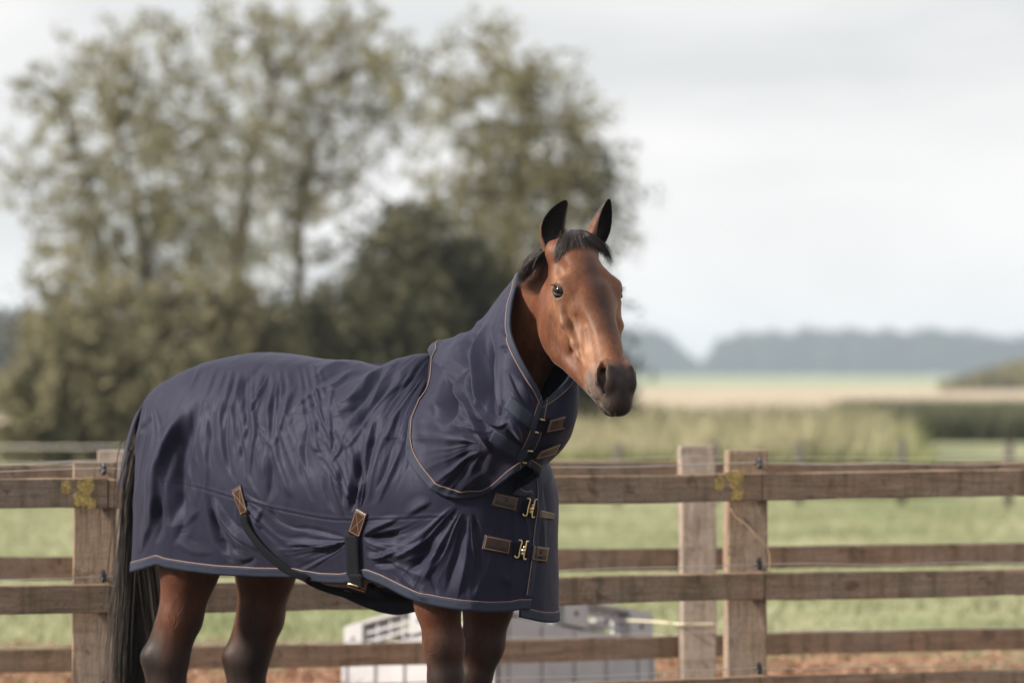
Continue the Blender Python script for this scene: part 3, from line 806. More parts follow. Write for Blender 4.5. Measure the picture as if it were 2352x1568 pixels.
# --- legs (joints from top to ground)
def leg(pts, rads, hoof):
    fld.chain(pts, rads, 0.035)
    h = np.asarray(hoof)
    fld.cone(h + (0, 0, 0.075), h + (0, 0, 0.0), 0.05, 0.066, 0.02)
    fld.cone(h + (-0.3, -0.3, -0.10), h + (0.3, 0.3, -0.10), 0.10, 0.10, 0.004, sub=True)
yn, yf = 12.16, 12.42
leg([HF(1.34, 0.13, 1.12), U(1005, 1385, yn), U(1020, 1480, yn), U(1024, 1560, yn), U(1026, 1640, yn), U(1027, 1680, yn), U(1022, 1800, yn), U(1020, 1880, yn), U(1028, 1930, yn - 0.03)],
    (0.12, 0.068, 0.060, 0.052, 0.054, 0.050, 0.031, 0.040, 0.034), U(1034, 1955, yn - 0.05))
leg([HF(1.32, -0.12, 1.12), U(1122, 1385, yf), U(1108, 1480, yf), U(1088, 1560, yf), U(1076, 1640, yf), U(1074, 1680, yf), U(1066, 1780, yf), U(1060, 1850, yf), U(1070, 1900, yf - 0.03)],
    (0.12, 0.078, 0.066, 0.052, 0.054, 0.048, 0.031, 0.040, 0.034), U(1078, 1925, yf - 0.05))
yn, yf = 12.98, 13.22
leg([HF(0.30, 0.12, 1.12), U(436, 1300, yn), U(414, 1420, yn), U(396, 1480, yn), U(388, 1520, yn), U(388, 1580, yn), U(392, 1720, yn), U(390, 1810, yn), U(402, 1860, yn)],
    (0.13, 0.098, 0.070, 0.058, 0.060, 0.052, 0.034, 0.042, 0.036), U(412, 1890, yn - 0.03))
fld.chain([U(375, 1440, yn), U(348, 1508, yn), U(362, 1600, yn)], (0.022, 0.028, 0.028), 0.04)
leg([HF(0.42, -0.12, 1.12), U(610, 1310, yf), U(598, 1420, yf), U(582, 1480, yf), U(571, 1520, yf), U(571, 1580, yf), U(574, 1710, yf), U(572, 1790, yf), U(584, 1840, yf)],
    (0.13, 0.100, 0.076, 0.064, 0.062, 0.052, 0.034, 0.042, 0.036), U(594, 1868, yf - 0.03))
fld.chain([U(560, 1440, yf), U(534, 1508, yf), U(548, 1600, yf)], (0.022, 0.028, 0.028), 0.04)
# --- skull and face
fld.hell((0, .100, -.090), (.076, .115, .092))
fld.hell((0, .180, -.066), (.090, .130, .066), .03)
fld.hcone((0, .22, -.060), (0, .475, -.072), .058, .040, .03)
fld.hell((0, .325, -.095), (.064, .155, .068), .03)
fld.hell((.053, .185, -.176), (.038, .130, .114), .012, yaw=-.10)         # masseter
fld.hell((0, .200, -.160), (.045, .115, .095), .03)
fld.hcone((.038, .285, -.225), (.018, .49, -.150), .036, .024, .03)       # jaw bar
fld.hell((0, .40, -.150), (.034, .12, .045), .03)
fld.hell((.074, .186, -.056), (.031, .040, .038), .024)                   # orbit
fld.hcone((.050, .150, -.030), (.086, .170, -.040), .016, .013, .03)     # brow
fld.hchain([(.093, .212, -.076), (.087, .280, -.098), (.070, .345, -.108)], (.012, .013, .011), .022)   # facial crest
fld.hell((.056, .022, -.066), (.028, .036, .030), .03)                    # ear roots
fld.hell((0, .028, -.034), (.052, .045, .030), .03)
fld.hell((0, .515, -.085), (.050, .066, .052), .03)                       # muzzle
fld.hell((.034, .508, -.068), (.024, .046, .038), .018)
fld.hell((0, .568, -.105), (.043, .040, .036), .022)                      # upper lip
fld.hell((0, .540, -.147), (.035, .040, .021), .010)                      # lower lip
fld.hell((0, .520, -.157), (.028, .034, .021), .018)
fld.hell((.032, .43, -.120), (.022, .07, .030), .03)                      # lips and buccal muscle
fld.hell((.076, .115, -.045), (.020, .034, .018), .03, sub=True)          # hollow over the eye
fld.hell((.098, .285, -.150), (.016, .060, .030), .04, sub=True)          # between crest and jaw
fld.hell((.068, .350, -.055), (.016, .06, .018), .03, sub=True)
fld.hell((.074, .372, -.140), (.020, .040, .016), .02, sub=True)
# the vein and muscle cords on the cheek
fld.hchain([(.072, .345, -.110), (.064, .385, -.115), (.054, .43, -.108)], (.008, .008, .006), .014)
fld.hchain([(.052, .33, -.060), (.046, .40, -.084), (.044, .46, -.094)], (.004, .005, .004), .02)
# nostrils
fld.hell((.040, .480, -.118), (.022, .055, .034), .02)
fld.hchain([(.046, .466, -.050), (.055, .490, -.062), (.055, .515, -.076), (.047, .540, -.090)], (.004, .007, .007, .005), .012)
fld.hchain([(.036, .462, -.038), (.032, .495, -.036), (.029, .525, -.050), (.034, .548, -.075)], (.004, .008, .009, .006), .012)
fld.hchain([(.040, .466, -.040), (.045, .490, -.048), (.045, .518, -.062), (.038, .544, -.080)], (.005, .0145, .0165, .0095), .006, sub=True)
fld.hchain([(.044, .500, -.056), (.028, .465, -.078)], (.013, .008), .005, sub=True)
# mouth
fld.hchain([(.056, .470, -.134), (.050, .50, -.136), (.043, .53, -.136), (.032, .560, -.132), (.016, .580, -.128), (0, .588, -.127)],
           (.004, .0055, .006, .006, .006, .006), .006, sub=True)
# eye openings
EYE = np.array((.083, .187, -.058))
EYB = .62
fld.hell(tuple(EYE + (.014, 0, .002)), (.020, .0275, .0190), .006, sub=True, yaw=EYB)

hv, hf = fld.surface()
skin0 = BVHTree.FromPolygons([tuple(map(float, v)) for v in hv], [tuple(map(int, f)) for f in hf])
def skin_at(u, v, depth=None, lift=0.0):
    o_ = Vector((0, 0, CAM_Z)); d_ = Vector(U(u, v, 12.0)) - o_; d_.normalize()
    h = skin0.ray_cast(o_, d_)
    if h[0] is None: return U(u, v, depth if depth else 11.9)
    n_ = np.array(h[1]); n_ = -n_ if n_ @ np.array(d_) > 0 else n_
    return np.array(h[0]) + n_ * lift

# the coat: reddish bay with black points (hair colour kept as a vertex colour, plus painted shade on the neck)
def sstep(e0, e1, x):
    t = np.clip((x - e0) / (e1 - e0), 0, 1); return t * t * (3 - 2 * t)
L = ((hv - HT) @ HR) / HS
lx, ly, lz = np.abs(L[:, 0]), L[:, 1], L[:, 2]
hd = np.linalg.norm(L - np.array((0, .3, -.1)), axis=1)
is_head = sstep(.48, .36, hd)
BAY = np.array((.150, .052, .0225)); TAN = np.array((.39, .205, .112)); DARK = np.array((.040, .0165, .011)); SOOT = np.array((.016, .012, .011)); GREY = np.array((.13, .10, .085))
C = np.repeat(BAY[None], len(hv), 0)
def lay(col, w): 
    global C
    C = C + (np.asarray(col) - C) * np.clip(w, 0, 1)[:, None]
def blob(x, y, z, r): return np.exp(-(((lx - x) / r[0]) ** 2 + ((ly - y) / r[1]) ** 2 + ((lz - z) / r[2]) ** 2))
lay(DARK, .85 * is_head * np.exp(-(lx / .034) ** 2) * sstep(.02, .12, ly) * sstep(.46, .34, ly) * sstep(-.10, -.03, lz))       # darker band down the face
lay(TAN, .62 * is_head * blob(.085, .225, -.085, (.05, .065, .05)))
lay(TAN, .62 * is_head * blob(.050, .400, -.085, (.06, .085, .06)))
lay(TAN, .45 * is_head * blob(.07, .14, -.06, (.04, .045, .05)))
lay(TAN, .35 * is_head * blob(.05, .32, -.12, (.05, .07, .06)))
lay(GREY * 2.0, .75 * is_head * blob(.055, .487, -.10, (.03, .030, .045)))
lay(SOOT * 1.1, .94 * is_head * sstep(.470, .520, ly + .30 * (lz + .07) - .15 * (lx - .03)))                              # dark muzzle
lay(GREY, .8 * is_head * sstep(.47, .50, ly) * sstep(-.105, -.125, lz) * sstep(.585, .54, ly))
lay(GREY, .55 * is_head * blob(.045, .55, -.105, (.025, .03, .018)))
lay((.20, .150, .125), .85 * is_head * sstep(.022, .036, lx) * sstep(-.074, -.094, lz) * sstep(.440, .470, ly) * sstep(.565, .525, ly))       # pale side of the lips
lay(SOOT * 1.6, .8 * is_head * sstep(.50, .53, ly) * sstep(-.134, -.142, lz))
lay(TAN * .9, .5 * is_head * blob(.075, .155, -.045, (.03, .03, .03)))
lay(SOOT * 2.0, .9 * np.exp(-(np.linalg.norm(np.stack([lx, ly, lz], 1) - (EYE + (.008, .003, 0)), axis=1) / .027) ** 4))   # eye rim
neck_shade = sstep(.0, 1., (1 - is_head)) * sstep(1.2, 1.35, hv[:, 2])
lay(DARK, .45 * neck_shade)  # neck coat darkened to carry the shade inside the collar
zz = hv[:, 2]
lay(DARK, .42 * sstep(1.05, .85, zz))
lay(SOOT, .90 * sstep(.82, .57, zz + .05 * np.sin(hv[:, 0] * 37)))

# --- ears: rolled leaf shapes that end in the ear roots
def ear(root, up, face, h, wmax, curl, tipbend):
    up = up / np.linalg.norm(up); face = face - up * (face @ up); face /= np.linalg.norm(face)
    side = np.cross(up, face)
    nu, nt = 25, 30
    V = []
    for j in range(nt):
        t = j / (nt - 1)
        w = wmax * float(np.interp(t, [0, .12, .28, .45, .62, .78, .90, .97, 1.0], [.46, .66, .92, 1.0, .95, .77, .52, .30, .10]))
        w = max(w, .0015)
        half = R(150) * (1 - t) ** 1.2 + R(62) * (1 - (1 - t) ** 1.2)
        rr = w / math.sin(min(half, math.pi / 2))
        c = root + up * (h * t) + side * (tipbend * (t ** 3 * 1.6 - .8 * math.sin(math.pi * t))) - face * (.018 * math.sin(math.pi * t)) * 0.4
        for i in range(nu):
            a = half * (2 * i / (nu - 1) - 1)
            V.append(c + side * (rr * math.sin(a)) - face * (rr * (math.cos(a) - math.cos(half) * .6)))
    V = np.array(V).reshape(nt, nu, 3)
    nrm = grid_normals(V)
    inner = V; outer = V.copy()
    ctr = V.mean(axis=1, keepdims=True)
    sgn = np.sign(((V - ctr) * nrm).sum(-1, keepdims=True)); nrm = nrm * np.where(sgn == 0, 1, sgn)
    th = (.0045 * (1 - np.linspace(0, 1, nt) ** 3) + .0012)[:, None, None] * (1 - np.abs(np.linspace(-1, 1, nu)) ** 6)[None, :, None]
    outer = V + nrm * th
    F1 = grid_faces(nt, nu)
    VV = np.concatenate([inner.reshape(-1, 3), outer.reshape(-1, 3)])
    F2 = F1[:, ::-1] + nt * nu
    root_in = 0
    tt = np.repeat(np.linspace(0, 1, nt), nu); ss = np.tile(np.abs(np.linspace(-1, 1, nu)), nt)
    Ci = np.repeat((SOOT * .55)[None], nt * nu, 0)
    Co = BAY[None] * (1 - sstep(.35, .95, tt))[:, None] + (SOOT)[None] * sstep(.35, .95, tt)[:, None]
    Co = Co + (SOOT - Co) * (sstep(.82, 1.0, ss) * .8)[:, None]
    return VV, np.concatenate([F1, F2]), np.concatenate([Ci, Co])
up_l = np.array((0, 0, 1.0))
ear_parts = []
er = HL(-.070, .012, -.062); ear_parts.append(ear(er - (0, 0, .012), U(1285, 459, 11.86) - (er - (0, 0, .012)), np.array((-.12, -1.0, .05)), .165, .0345, 1, .012))
er = HL(.080, .005, -.062); ear_parts.append(ear(er - (0, 0, .012), U(1410, 459, 11.93) - (er - (0, 0, .012)), np.array((.80, -.62, .05)), .168, .0345, 1, -.012))
def vein(pts, r):
    P = []
    dp = None
    for (u_, v_) in catmull(np.array(pts, float), 6 * len(pts)):
        q = skin_at(u_, v_, dp, -r * .35); dp = q[1]; P.append(q)
    P = np.array(P)
    for _ in range(2): P[1:-1] = (P[:-2] + 2 * P[1:-1] + P[2:]) / 4
    V_, F_ = tube_arrays(P, r * np.sin(np.linspace(.25, math.pi - .25, len(P))) ** .5, 6)
    F_ = np.array([f for f in F_ if len(f) == 4])
    near = np.array([np.argmin(((hv[:nbase] - v) ** 2).sum(1)) for v in V_[::6]])
    return V_, F_, C[np.repeat(near, 6)[:len(V_)]] * 1.1
nbase = len(hv)
VZ = lambda L: [(229.7 + x * .30435, 1091.0 + y * .30435) for x, y in L]
VF = lambda L: [(890.0 + x * .3042, 1091.0 + y * .3042) for x, y in L]
for L_, r_ in ((VZ([(590, 900), (555, 960), (545, 1020), (570, 1080), (545, 1150), (560, 1200)]), .0042), (VZ([(640, 960), (610, 1030), (570, 1080)]), .003), (VZ([(505, 1000), (520, 1080), (545, 1140)]), .003),
               (VZ([(600, 1100), (560, 1160), (500, 1190)]), .0028), (VZ([(1240, 830), (1260, 900), (1230, 930)]), .0028),
               (VF([(370, 990), (320, 1030), (280, 1050)]), .003), (VF([(300, 1190), (310, 1230), (290, 1260)]), .003), (VF([(380, 1330), (340, 1350), (300, 1360), (330, 1375)]), .004), (VF([(420, 1200), (410, 1280), (380, 1330)]), .003),
               (VF([(600, 1110), (660, 1090), (720, 1100)]), .003), (VF([(740, 1090), (720, 1180), (680, 1260), (640, 1340)]), .004), (VF([(560, 1230), (620, 1245), (650, 1225)]), .003), (VF([(730, 1250), (770, 1240), (790, 1220)]), .0035), (VF([(690, 1200), (660, 1330), (600, 1450)]), .003)):
    ear_parts.append(vein(L_, r_ * .48))
for V_, F_, C_ in ear_parts:
    hf = np.concatenate([hf, F_ + len(hv)]); hv = np.concatenate([hv, V_]); C = np.concatenate([C, C_])

horse_me = mesh_from('horse', hv, hf)
att = horse_me.color_attributes.new('coat', 'FLOAT_COLOR', 'POINT')
if len(horse_me.vertices) == len(C):
    att.data.foreach_set('color', np.concatenate([C, np.ones((len(C), 1))], 1).astype(np.float32).ravel())

m_coat, nt, b = new_mat('bay_coat')
va = N(nt, 'ShaderNodeVertexColor', layer_name='coat')
vec = coords(nt, (1, 1, .45))
f1 = noise(nt, vec, 13, 5, .62, .5); f2 = noise(nt, vec, 260, 3, .7); f3 = noise(nt, coords(nt, (1, 1, .40)), 150, 4, .7); f4 = noise(nt, vec, 45, 4, .65, .4)
col = va.outputs['Color']
c = mix(nt, ramp(nt, f1, [(.32, (0, 0, 0)), (.70, (1, 1, 1))]), mix(nt, 1.0, col, (.68, .62, .58), 'MULTIPLY'), mix(nt, 1.0, col, (1.22, 1.24, 1.26), 'MULTIPLY'))
c = mix(nt, ramp(nt, f4, [(.35, (0, 0, 0)), (.70, (1, 1, 1))]), mix(nt, 1.0, c, (.80, .77, .75), 'MULTIPLY'), mix(nt, 1.0, c, (1.10, 1.12, 1.14), 'MULTIPLY'))
c = mix(nt, ramp(nt, f3, [(.36, (0, 0, 0)), (.66, (1, 1, 1))]), mix(nt, 1.0, c, (.80, .77, .75), 'MULTIPLY'), mix(nt, 1.0, c, (1.10, 1.10, 1.11), 'MULTIPLY'))
nt.links.new(c, b.inputs['Base Color'])
nt.links.new(ramp(nt, f3, [(.3, (.42, .42, .42)), (.7, (.62, .62, .62))]), b.inputs['Roughness'])
b.inputs['Specular IOR Level'].default_value = .25
b.inputs['Sheen Weight'].default_value = .10; b.inputs['Sheen Roughness'].default_value = .4
n1 = bump(nt, b, f4, .16, .004); n2 = bump(nt, b, f3, .30, .002, n1); bump(nt, b, f2, .2, .0012, n2)

base = Vector(HF(.8, 0, 0))
horse = link('horse', horse_me, m_coat)
tag(horse, 'bay horse with black mane, its head turned towards the viewer, wearing a navy rug', 'horse')

# --- eyes
m_eye, nt, b = new_mat('eyeball')
b.inputs['Roughness'].default_value = .06; b.inputs['Specular IOR Level'].default_value = .20
f = noise(nt, coords(nt, out='Generated'), 6, 3)
nt.links.new(ramp(nt, f, [(.35, (.003, .002, .0015)), (.75, (.020, .009, .005))]), b.inputs['Base Color'])
m_lid = plain('eyelid_skin', (.020, .015, .013), .5, var=.35, scale=120)
m_hair = None
def uv_sphere(c, r, n=20):
    V = []; 
    for i in range(n + 1):
        th = math.pi * i / n
        for j in range(2 * n):
            ph = math.pi * j / n
            V.append((c[0] + r * math.sin(th) * math.cos(ph), c[1] + r * math.sin(th) * math.sin(ph), c[2] + r * math.cos(th)))
    F = []
    for i in range(n):
        for j in range(2 * n):
            F.append((i * 2 * n + j, (i + 1) * 2 * n + j, (i + 1) * 2 * n + (j + 1) % (2 * n), i * 2 * n + (j + 1) % (2 * n)))
    return np.array(V), F
for sx in (-1, 1):
    ce = HL(EYE[0] * sx, EYE[1], EYE[2]); re = .0265 * HS
    V_, F_ = uv_sphere(ce, re)
    eye = link('eye', mesh_from('eye', V_, F_), m_eye, horse)
    eye['label'] = 'dark glossy eye'
    # lids: a thick rim that follows an almond on the eyeball
    out = HR @ np.array((sx * .93, .10, .30)); out /= np.linalg.norm(out)
    ay = HR @ np.array((0, math.cos(EYB), math.sin(EYB))); ay -= out * (ay @ out); ay /= np.linalg.norm(ay)       # rear corner -> front corner
    az = np.cross(out, ay) * sx; 
    if az[2] < 0: az = -az
    for part, hgt, thick in (('upper_eyelid', .0150, .0062), ('lower_eyelid', -.0112, .0044)):
        V2 = []; nseg = 26; ns = 9
        for i in range(nseg):
            t = i / (nseg - 1); s_ = 2 * t - 1
            px = s_ * .0265; pz = hgt * (1 - abs(s_) ** 2.3) + (-.0035 * s_)
            d = out * math.sqrt(max(.0285 ** 2 - px * px - pz * pz, 1e-7)) + ay * px + az * pz
            d /= np.linalg.norm(d); p = ce + d * (re + .0006)
            tn = ay; nn = np.cross(d, tn); nn /= np.linalg.norm(nn)
            th = thick * (.45 + .55 * (1 - s_ ** 2))
            for k in range(ns):
                a = 2 * math.pi * k / ns
                V2.append(p + d * (th * .75 * math.cos(a)) + nn * (th * math.sin(a)))
        G_ = np.array(V2).reshape(nseg, ns, 3)
        F2 = [tuple((i * ns + k, i * ns + (k + 1) % ns, (i + 1) * ns + (k + 1) % ns, (i + 1) * ns + k)) for i in range(nseg - 1) for k in range(ns)]
        link(part, mesh_from(part, G_.reshape(-1, 3), F2), m_lid, horse)
        if part == 'upper_eyelid':
            ls = []
            for i in range(34):
                s_ = RNG.uniform(-.8, .85); px = s_ * .0265; pz = hgt * (1 - abs(s_) ** 2.3) - .0035 * s_
                d = out * math.sqrt(max(.0285 ** 2 - px * px - pz * pz, 1e-7)) + ay * px + az * pz; d /= np.linalg.norm(d)
                p = ce + d * (re + .003); ln = RNG.uniform(.012, .022)
                ls.append(np.array([p, p + out * ln * .5 - az * ln * .12 + ay * ln * .15 * s_, p + out * ln * .95 - az * ln * .1 + ay * ln * .3 * s_]))
            lash = (ls)
            m_lash = bpy.data.materials.get('lash') or plain('lash', (.012, .009, .008), .5)
            lo = strands('eyelashes', lash, .00032, m_lash, horse, seg=5); lo['kind'] = 'stuff'

# --- hair
def hair_mat(name, c0, c1, rough=.38):
    m, nt, b = new_mat(name)
    gi = nt.nodes.new('ShaderNodeNewGeometry')
    nt.links.new(ramp(nt, gi.outputs['Random Per Island'], [(.15, c0), (.70, tuple((p + q) / 2 for p, q in zip(c0, c1))), (1.0, c1)]), b.inputs['Base Color'])
    b.inputs['Roughness'].default_value = rough; b.inputs['Specular IOR Level'].default_value = .6
    return m
m_mane = hair_mat('mane_hair', (.007, .0055, .005), (.070, .045, .036))
m_tail = hair_mat('tail_hair', (.004, .0035, .003), (.085, .060, .045), .45)
m_whisk = plain('whisker', (.20, .15, .10), .5)
horse_bvh = BVHTree.FromPolygons([tuple(map(float, v)) for v in hv], [tuple(map(int, f)) for f in hf])
def on_skin(p, lift=.004):
    h = horse_bvh.find_nearest(Vector(p))
    n = np.array(h[1]); q = np.array(h[0])
    return q, n
def clumped(guides, count, spread_root, spread_tip, rng=RNG, lift=.006, hug=True, wave=.002):
    """hairs interpolated between neighbouring guide curves, kept outside the skin"""
    out = []
    G = [catmull(g, 7) for g in guides]
    for _ in range(count):
        i = rng.integers(0, len(G) - 1) if len(G) > 1 else 0
        t = rng.random()
        c = G[i] * (1 - t) + G[min(i + 1, len(G) - 1)] * t
        w = np.linspace(0, 1, 7)[:, None]
        c = c + rng.normal(0, 1, 3) * (spread_root * (1 - w) + spread_tip * w) + rng.normal(0, 1, 3) * wave * np.sin(w * rng.uniform(3, 9) + rng.random() * 6)
        if hug:
            for k in range(7):
                q, n = on_skin(c[k]); d = float((c[k] - q) @ n)
                lf = lift * (.3 + rng.random())
                if d < lf: c[k] = q + n * lf
        ln = rng.uniform(.72, 1.03); c = catmull(c, 30)[: max(6, int(30 * ln))]
        out.append(c[np.linspace(0, len(c) - 1, 7).astype(int)])
    return out

def guide(L, lift=.004):
    g = []; dp = 11.9
    for (u_, v_) in L:
        q = skin_at(u_, v_, dp, lift); dp = q[1]; g.append(q)
    return g
FG = [[(1303, 534), (1288, 552), (1278, 580), (1274, 608)], [(1308, 532), (1298, 550), (1291, 572), (1286, 594)], [(1314, 531), (1311, 548), (1308, 563), (1305, 580)],
      [(1324, 531), (1331, 548), (1340, 560), (1348, 574)], [(1334, 532), (1352, 548), (1370, 561), (1384, 580)], [(1342, 534), (1368, 552), (1387, 575), (1400, 606)], [(1346, 537), (1375, 553), (1396, 575), (1410, 614)]]
o = strands('forelock', clumped([guide(g) for g in FG], 900, .0022, .0045, lift=.003) + clumped([guide(g) for g in FG], 90, .004, .013, lift=.006), .0011, m_mane, horse, seg=8); o['kind'] = 'stuff'
MG = [[(1264, 546), (1250, 562), (1243, 588), (1240, 616)], [(1254, 549), (1240, 572), (1231, 598), (1226, 624)], [(1243, 556), (1229, 582), (1219, 610), (1213, 640)], [(1232, 568), (1218, 594), (1208, 622), (1200, 652)], [(1222, 582), (1208, 606), (1198, 634), (1190, 664)]]
o = strands('mane', clumped([guide(g) for g in MG], 1000, .004, .008, lift=.004) + clumped([guide(g) for g in MG], 100, .006, .016, lift=.006), .0011, m_mane, horse, seg=8); o['kind'] = 'stuff'
# whiskers on muzzle, chin and round the eye
wh = []
for k in range(70):
    c = np.array(((RNG.uniform(-.045, .045)), RNG.uniform(.535, .60), RNG.uniform(-.175, -.085)))
    q, n = on_skin(HL(*c)); n = n / np.linalg.norm(n)
    if RNG.random() < .3: n = n + np.array((.3, 0, 0))
    ln = RNG.uniform(.012, .06) ; d = n + RNG.normal(0, .35, 3) + np.array((0, 0, -.35)); d /= np.linalg.norm(d)
    wh.append(np.array([q, q + d * ln * .5 + n * .002, q + d * ln + np.array((0, 0, -.006)) * RNG.random()]))
for sx in (-1, 1):
    for k in range(7):
        q, n = on_skin(HL(sx * .095, RNG.uniform(.16, .24), RNG.uniform(-.09, -.02)))
        ln = RNG.uniform(.03, .07); d = n + RNG.normal(0, .3, 3); d /= np.linalg.norm(d)
        wh.append(np.array([q, q + d * ln * .5, q + d * ln + np.array((0, 0, -.008))]))
o = strands('whiskers', wh, .0003, m_whisk, horse, seg=5, tip=.3); o['kind'] = 'stuff'
# tail: falls behind the near hind leg and widens downwards
tl = []
for k in range(7):
    t = k / 6
    y0 = 13.30 + .10 * math.sin(t * 3.1)
    tl.append([U(330 + 12 * t, 1000, 13.30), U(300 + 28 * t, 1130, y0 + .02), U(290 + 52 * t, 1300, y0 + .03), U(276 + 86 * t, 1450, y0 + .02), U(268 + 96 * t, 1600, y0), U(290 + 60 * t, 1790, y0)])
o = strands('tail', clumped(tl, 1500, .010, .018, hug=False, wave=.009) + clumped(tl, 120, .018, .04, hug=False, wave=.02), .0018, m_tail, horse, seg=10); o['kind'] = 'stuff'
dock = tube('dock', catmull([HF(.06, 0, 1.46), HF(-.04, .02, 1.44), U(345, 1000, 13.30), U(338, 1130, 13.33)], 14), np.linspace(.045, .012, 14), m_tail, horse, 10)
# ================================================================== the rug
m_rug, nt, b = new_mat('navy_rug_cloth')
vec = coords(nt)
fw = noise(nt, vec, 900, 2, .5)
f1 = noise(nt, vec, 5, 4, .6)
f2 = noise(nt, coords(nt, (1, 1, .5)), 26, 4, .6, .6)
c = ramp(nt, f1, [(.3, (.0062, .0062, .0170)), (.7, (.0080, .0075, .0185))])
c = mix(nt, .25, c, ramp(nt, fw, [(.3, (.004, .0045, .011)), (.7, (.015, .014, .032))]))
nt.links.new(c, b.inputs['Base Color'])
nt.links.new(ramp(nt, f2, [(.3, (.60, .60, .60)), (.7, (.70, .70, .70))]), b.inputs['Roughness'])
b.inputs['Specular IOR Level'].default_value = .34
b.inputs['Specular Tint'].default_value = (.70, .71, 1.0, 1)
b.inputs['Sheen Weight'].default_value = .08; b.inputs['Sheen Roughness'].default_value = .5
b.inputs['Sheen Tint'].default_value = (.75, .75, 1, 1)
n1 = bump(nt, b, f2, .20, .006); bump(nt, b, fw, .12, .0006, n1)

def webbing(name, col, rough=.65):
    m, nt, b = new_mat(name)
    w = N(nt, 'ShaderNodeTexWave', Scale=260.0, Distortion=1.0, Detail=2.0); nt.links.new(coords(nt), w.inputs['Vector'])
    f = noise(nt, coords(nt), 60, 3)
    nt.links.new(mix(nt, .5, ramp(nt, w.outputs['Fac'], [(0, tuple(.75 * q for q in col)), (1, tuple(1.2 * q for q in col))]), ramp(nt, f, [(.3, tuple(.8 * q for q in col)), (.7, tuple(1.25 * q for q in col))])), b.inputs['Base Color'])
    b.inputs['Roughness'].default_value = rough; b.inputs['Specular IOR Level'].default_value = .2
    bump(nt, b, w.outputs['Fac'], .35, .001)
    return m
m_bind = webbing('navy_binding_tape', (.028, .034, .056))
m_strap = webbing('black_strap_webbing', (.005, .0055, .009), .85)
m_fleece = plain('dark_fleece_lining', (.012, .014, .024), .9, var=.4, scale=300, bmp=.5)
m_pipe = plain('tan_piping_cord', (.30, .185, .138), .6, var=.15, scale=200)
m_thread = plain('cream_thread', (.50, .36, .24), .6, var=.1, scale=300)
m_leather, nt, b = new_mat('brown_leather')
f = noise(nt, coords(nt), 70, 5, .65); v = N(nt, 'ShaderNodeTexVoronoi', Scale=420.0); nt.links.new(coords(nt), v.inputs['Vector'])
nt.links.new(ramp(nt, f, [(.3, (.026, .010, .006)), (.75, (.062, .025, .015))]), b.inputs['Base Color'])
b.inputs['Roughness'].default_value = .36
n1 = bump(nt, b, v.outputs['Distance'], .25, .001); bump(nt, b, f, .2, .002, n1)
m_brass = plain('brushed_brass', (.78, .60, .34), .28, 1.0, .12, 90, .1)
m_emboss = plain('pressed_leather', (.012, .005, .004), .55, var=.1)

# control net: columns run from the rear edge round the near side to the chest closure
# rows: ridge, upper, shoulder, flank, low flank, hem        (along, out, up)
NEAR = [
 [(.08, 0, 1.535), (.035, .130, 1.495), (.020, .175, 1.34), (.012, .190, 1.16), (.012, .195, 1.0), (.022, .205, .888)],
 [(.15, 0, 1.575), (.085, .188, 1.515), (.060, .238, 1.38), (.055, .252, 1.2), (.055, .257, 1.02), (.062, .270, .885)],
 [(.28, 0, 1.622), (.265, .178, 1.578), (.235, .275, 1.45), (.215, .312, 1.25), (.205, .308, 1.05), (.20, .300, .893)],
 [(.50, 0, 1.636), (.50, .165, 1.588), (.48, .283, 1.45), (.47, .325, 1.25), (.46, .314, 1.05), (.46, .288, .887)],
 [(.78, 0, 1.605), (.78, .155, 1.560), (.77, .280, 1.43), (.77, .337, 1.22), (.77, .318, 1.03), (.77, .275, .880)],
 [(1.02, 0, 1.600), (1.02, .135, 1.555), (1.02, .262, 1.43), (1.03, .328, 1.22), (1.04, .312, 1.03), (1.05, .276, .868)],
 [(1.18, 0, 1.630), (1.19, .105, 1.575), (1.22, .230, 1.45), (1.26, .312, 1.24), (1.28, .305, 1.03), (1.29, .292, .850)],
 [(1.22, 0, 1.610), (1.27, .070, 1.530), (1.38, .165, 1.41), (1.45, .278, 1.24), (1.465, .276, 1.03), (1.47, .276, .832)],
 [(1.24, 0, 1.580), (1.34, .040, 1.470), (1.49, .105, 1.37), (1.595, .185, 1.24), (1.600, .200, 1.03), (1.59, .215, .826)],
 [(1.26, 0, 1.560), (1.38, .020, 1.440), (1.56, .040, 1.35), (1.670, .060, 1.24), (1.668, .072, 1.03), (1.65, .085, .826)],
 [(1.26, -.02, 1.550), (1.38, -.015, 1.43), (1.57, -.02, 1.34), (1.682, -.018, 1.24), (1.680, -.004, 1.03), (1.668, .018, .850)],
]
FAR = []
for i, col in enumerate(NEAR):
    drop = [.0, .0, .02, .07, .125, .05, .0, .02, .05, .05, .05][i]
    row = []
    for k, (a_, l_, z_) in enumerate(col):
        dz = drop * max(0, (k - 3)) / 2.0
        inn = .010 if i >= 8 else 0.0
        if i == 10: l_ = -.055
        row.append((a_ - inn, -l_, z_ - dz))
    FAR.append(row)
net = [[HF(*p) for p in NEAR[i][::-1]] + [HF(*p) for p in FAR[i][1:]] for i in range(11)]
NU, NV = 620, 520
G0 = tensor(net, NU, NV)
Gn = grid_normals(G0)
mid = HF(.8, 0, 1.2)
gflip = float(((G0[NU // 2, NV // 4] - mid) * Gn[NU // 2, NV // 4]).sum()) < 0
if gflip: Gn = -Gn

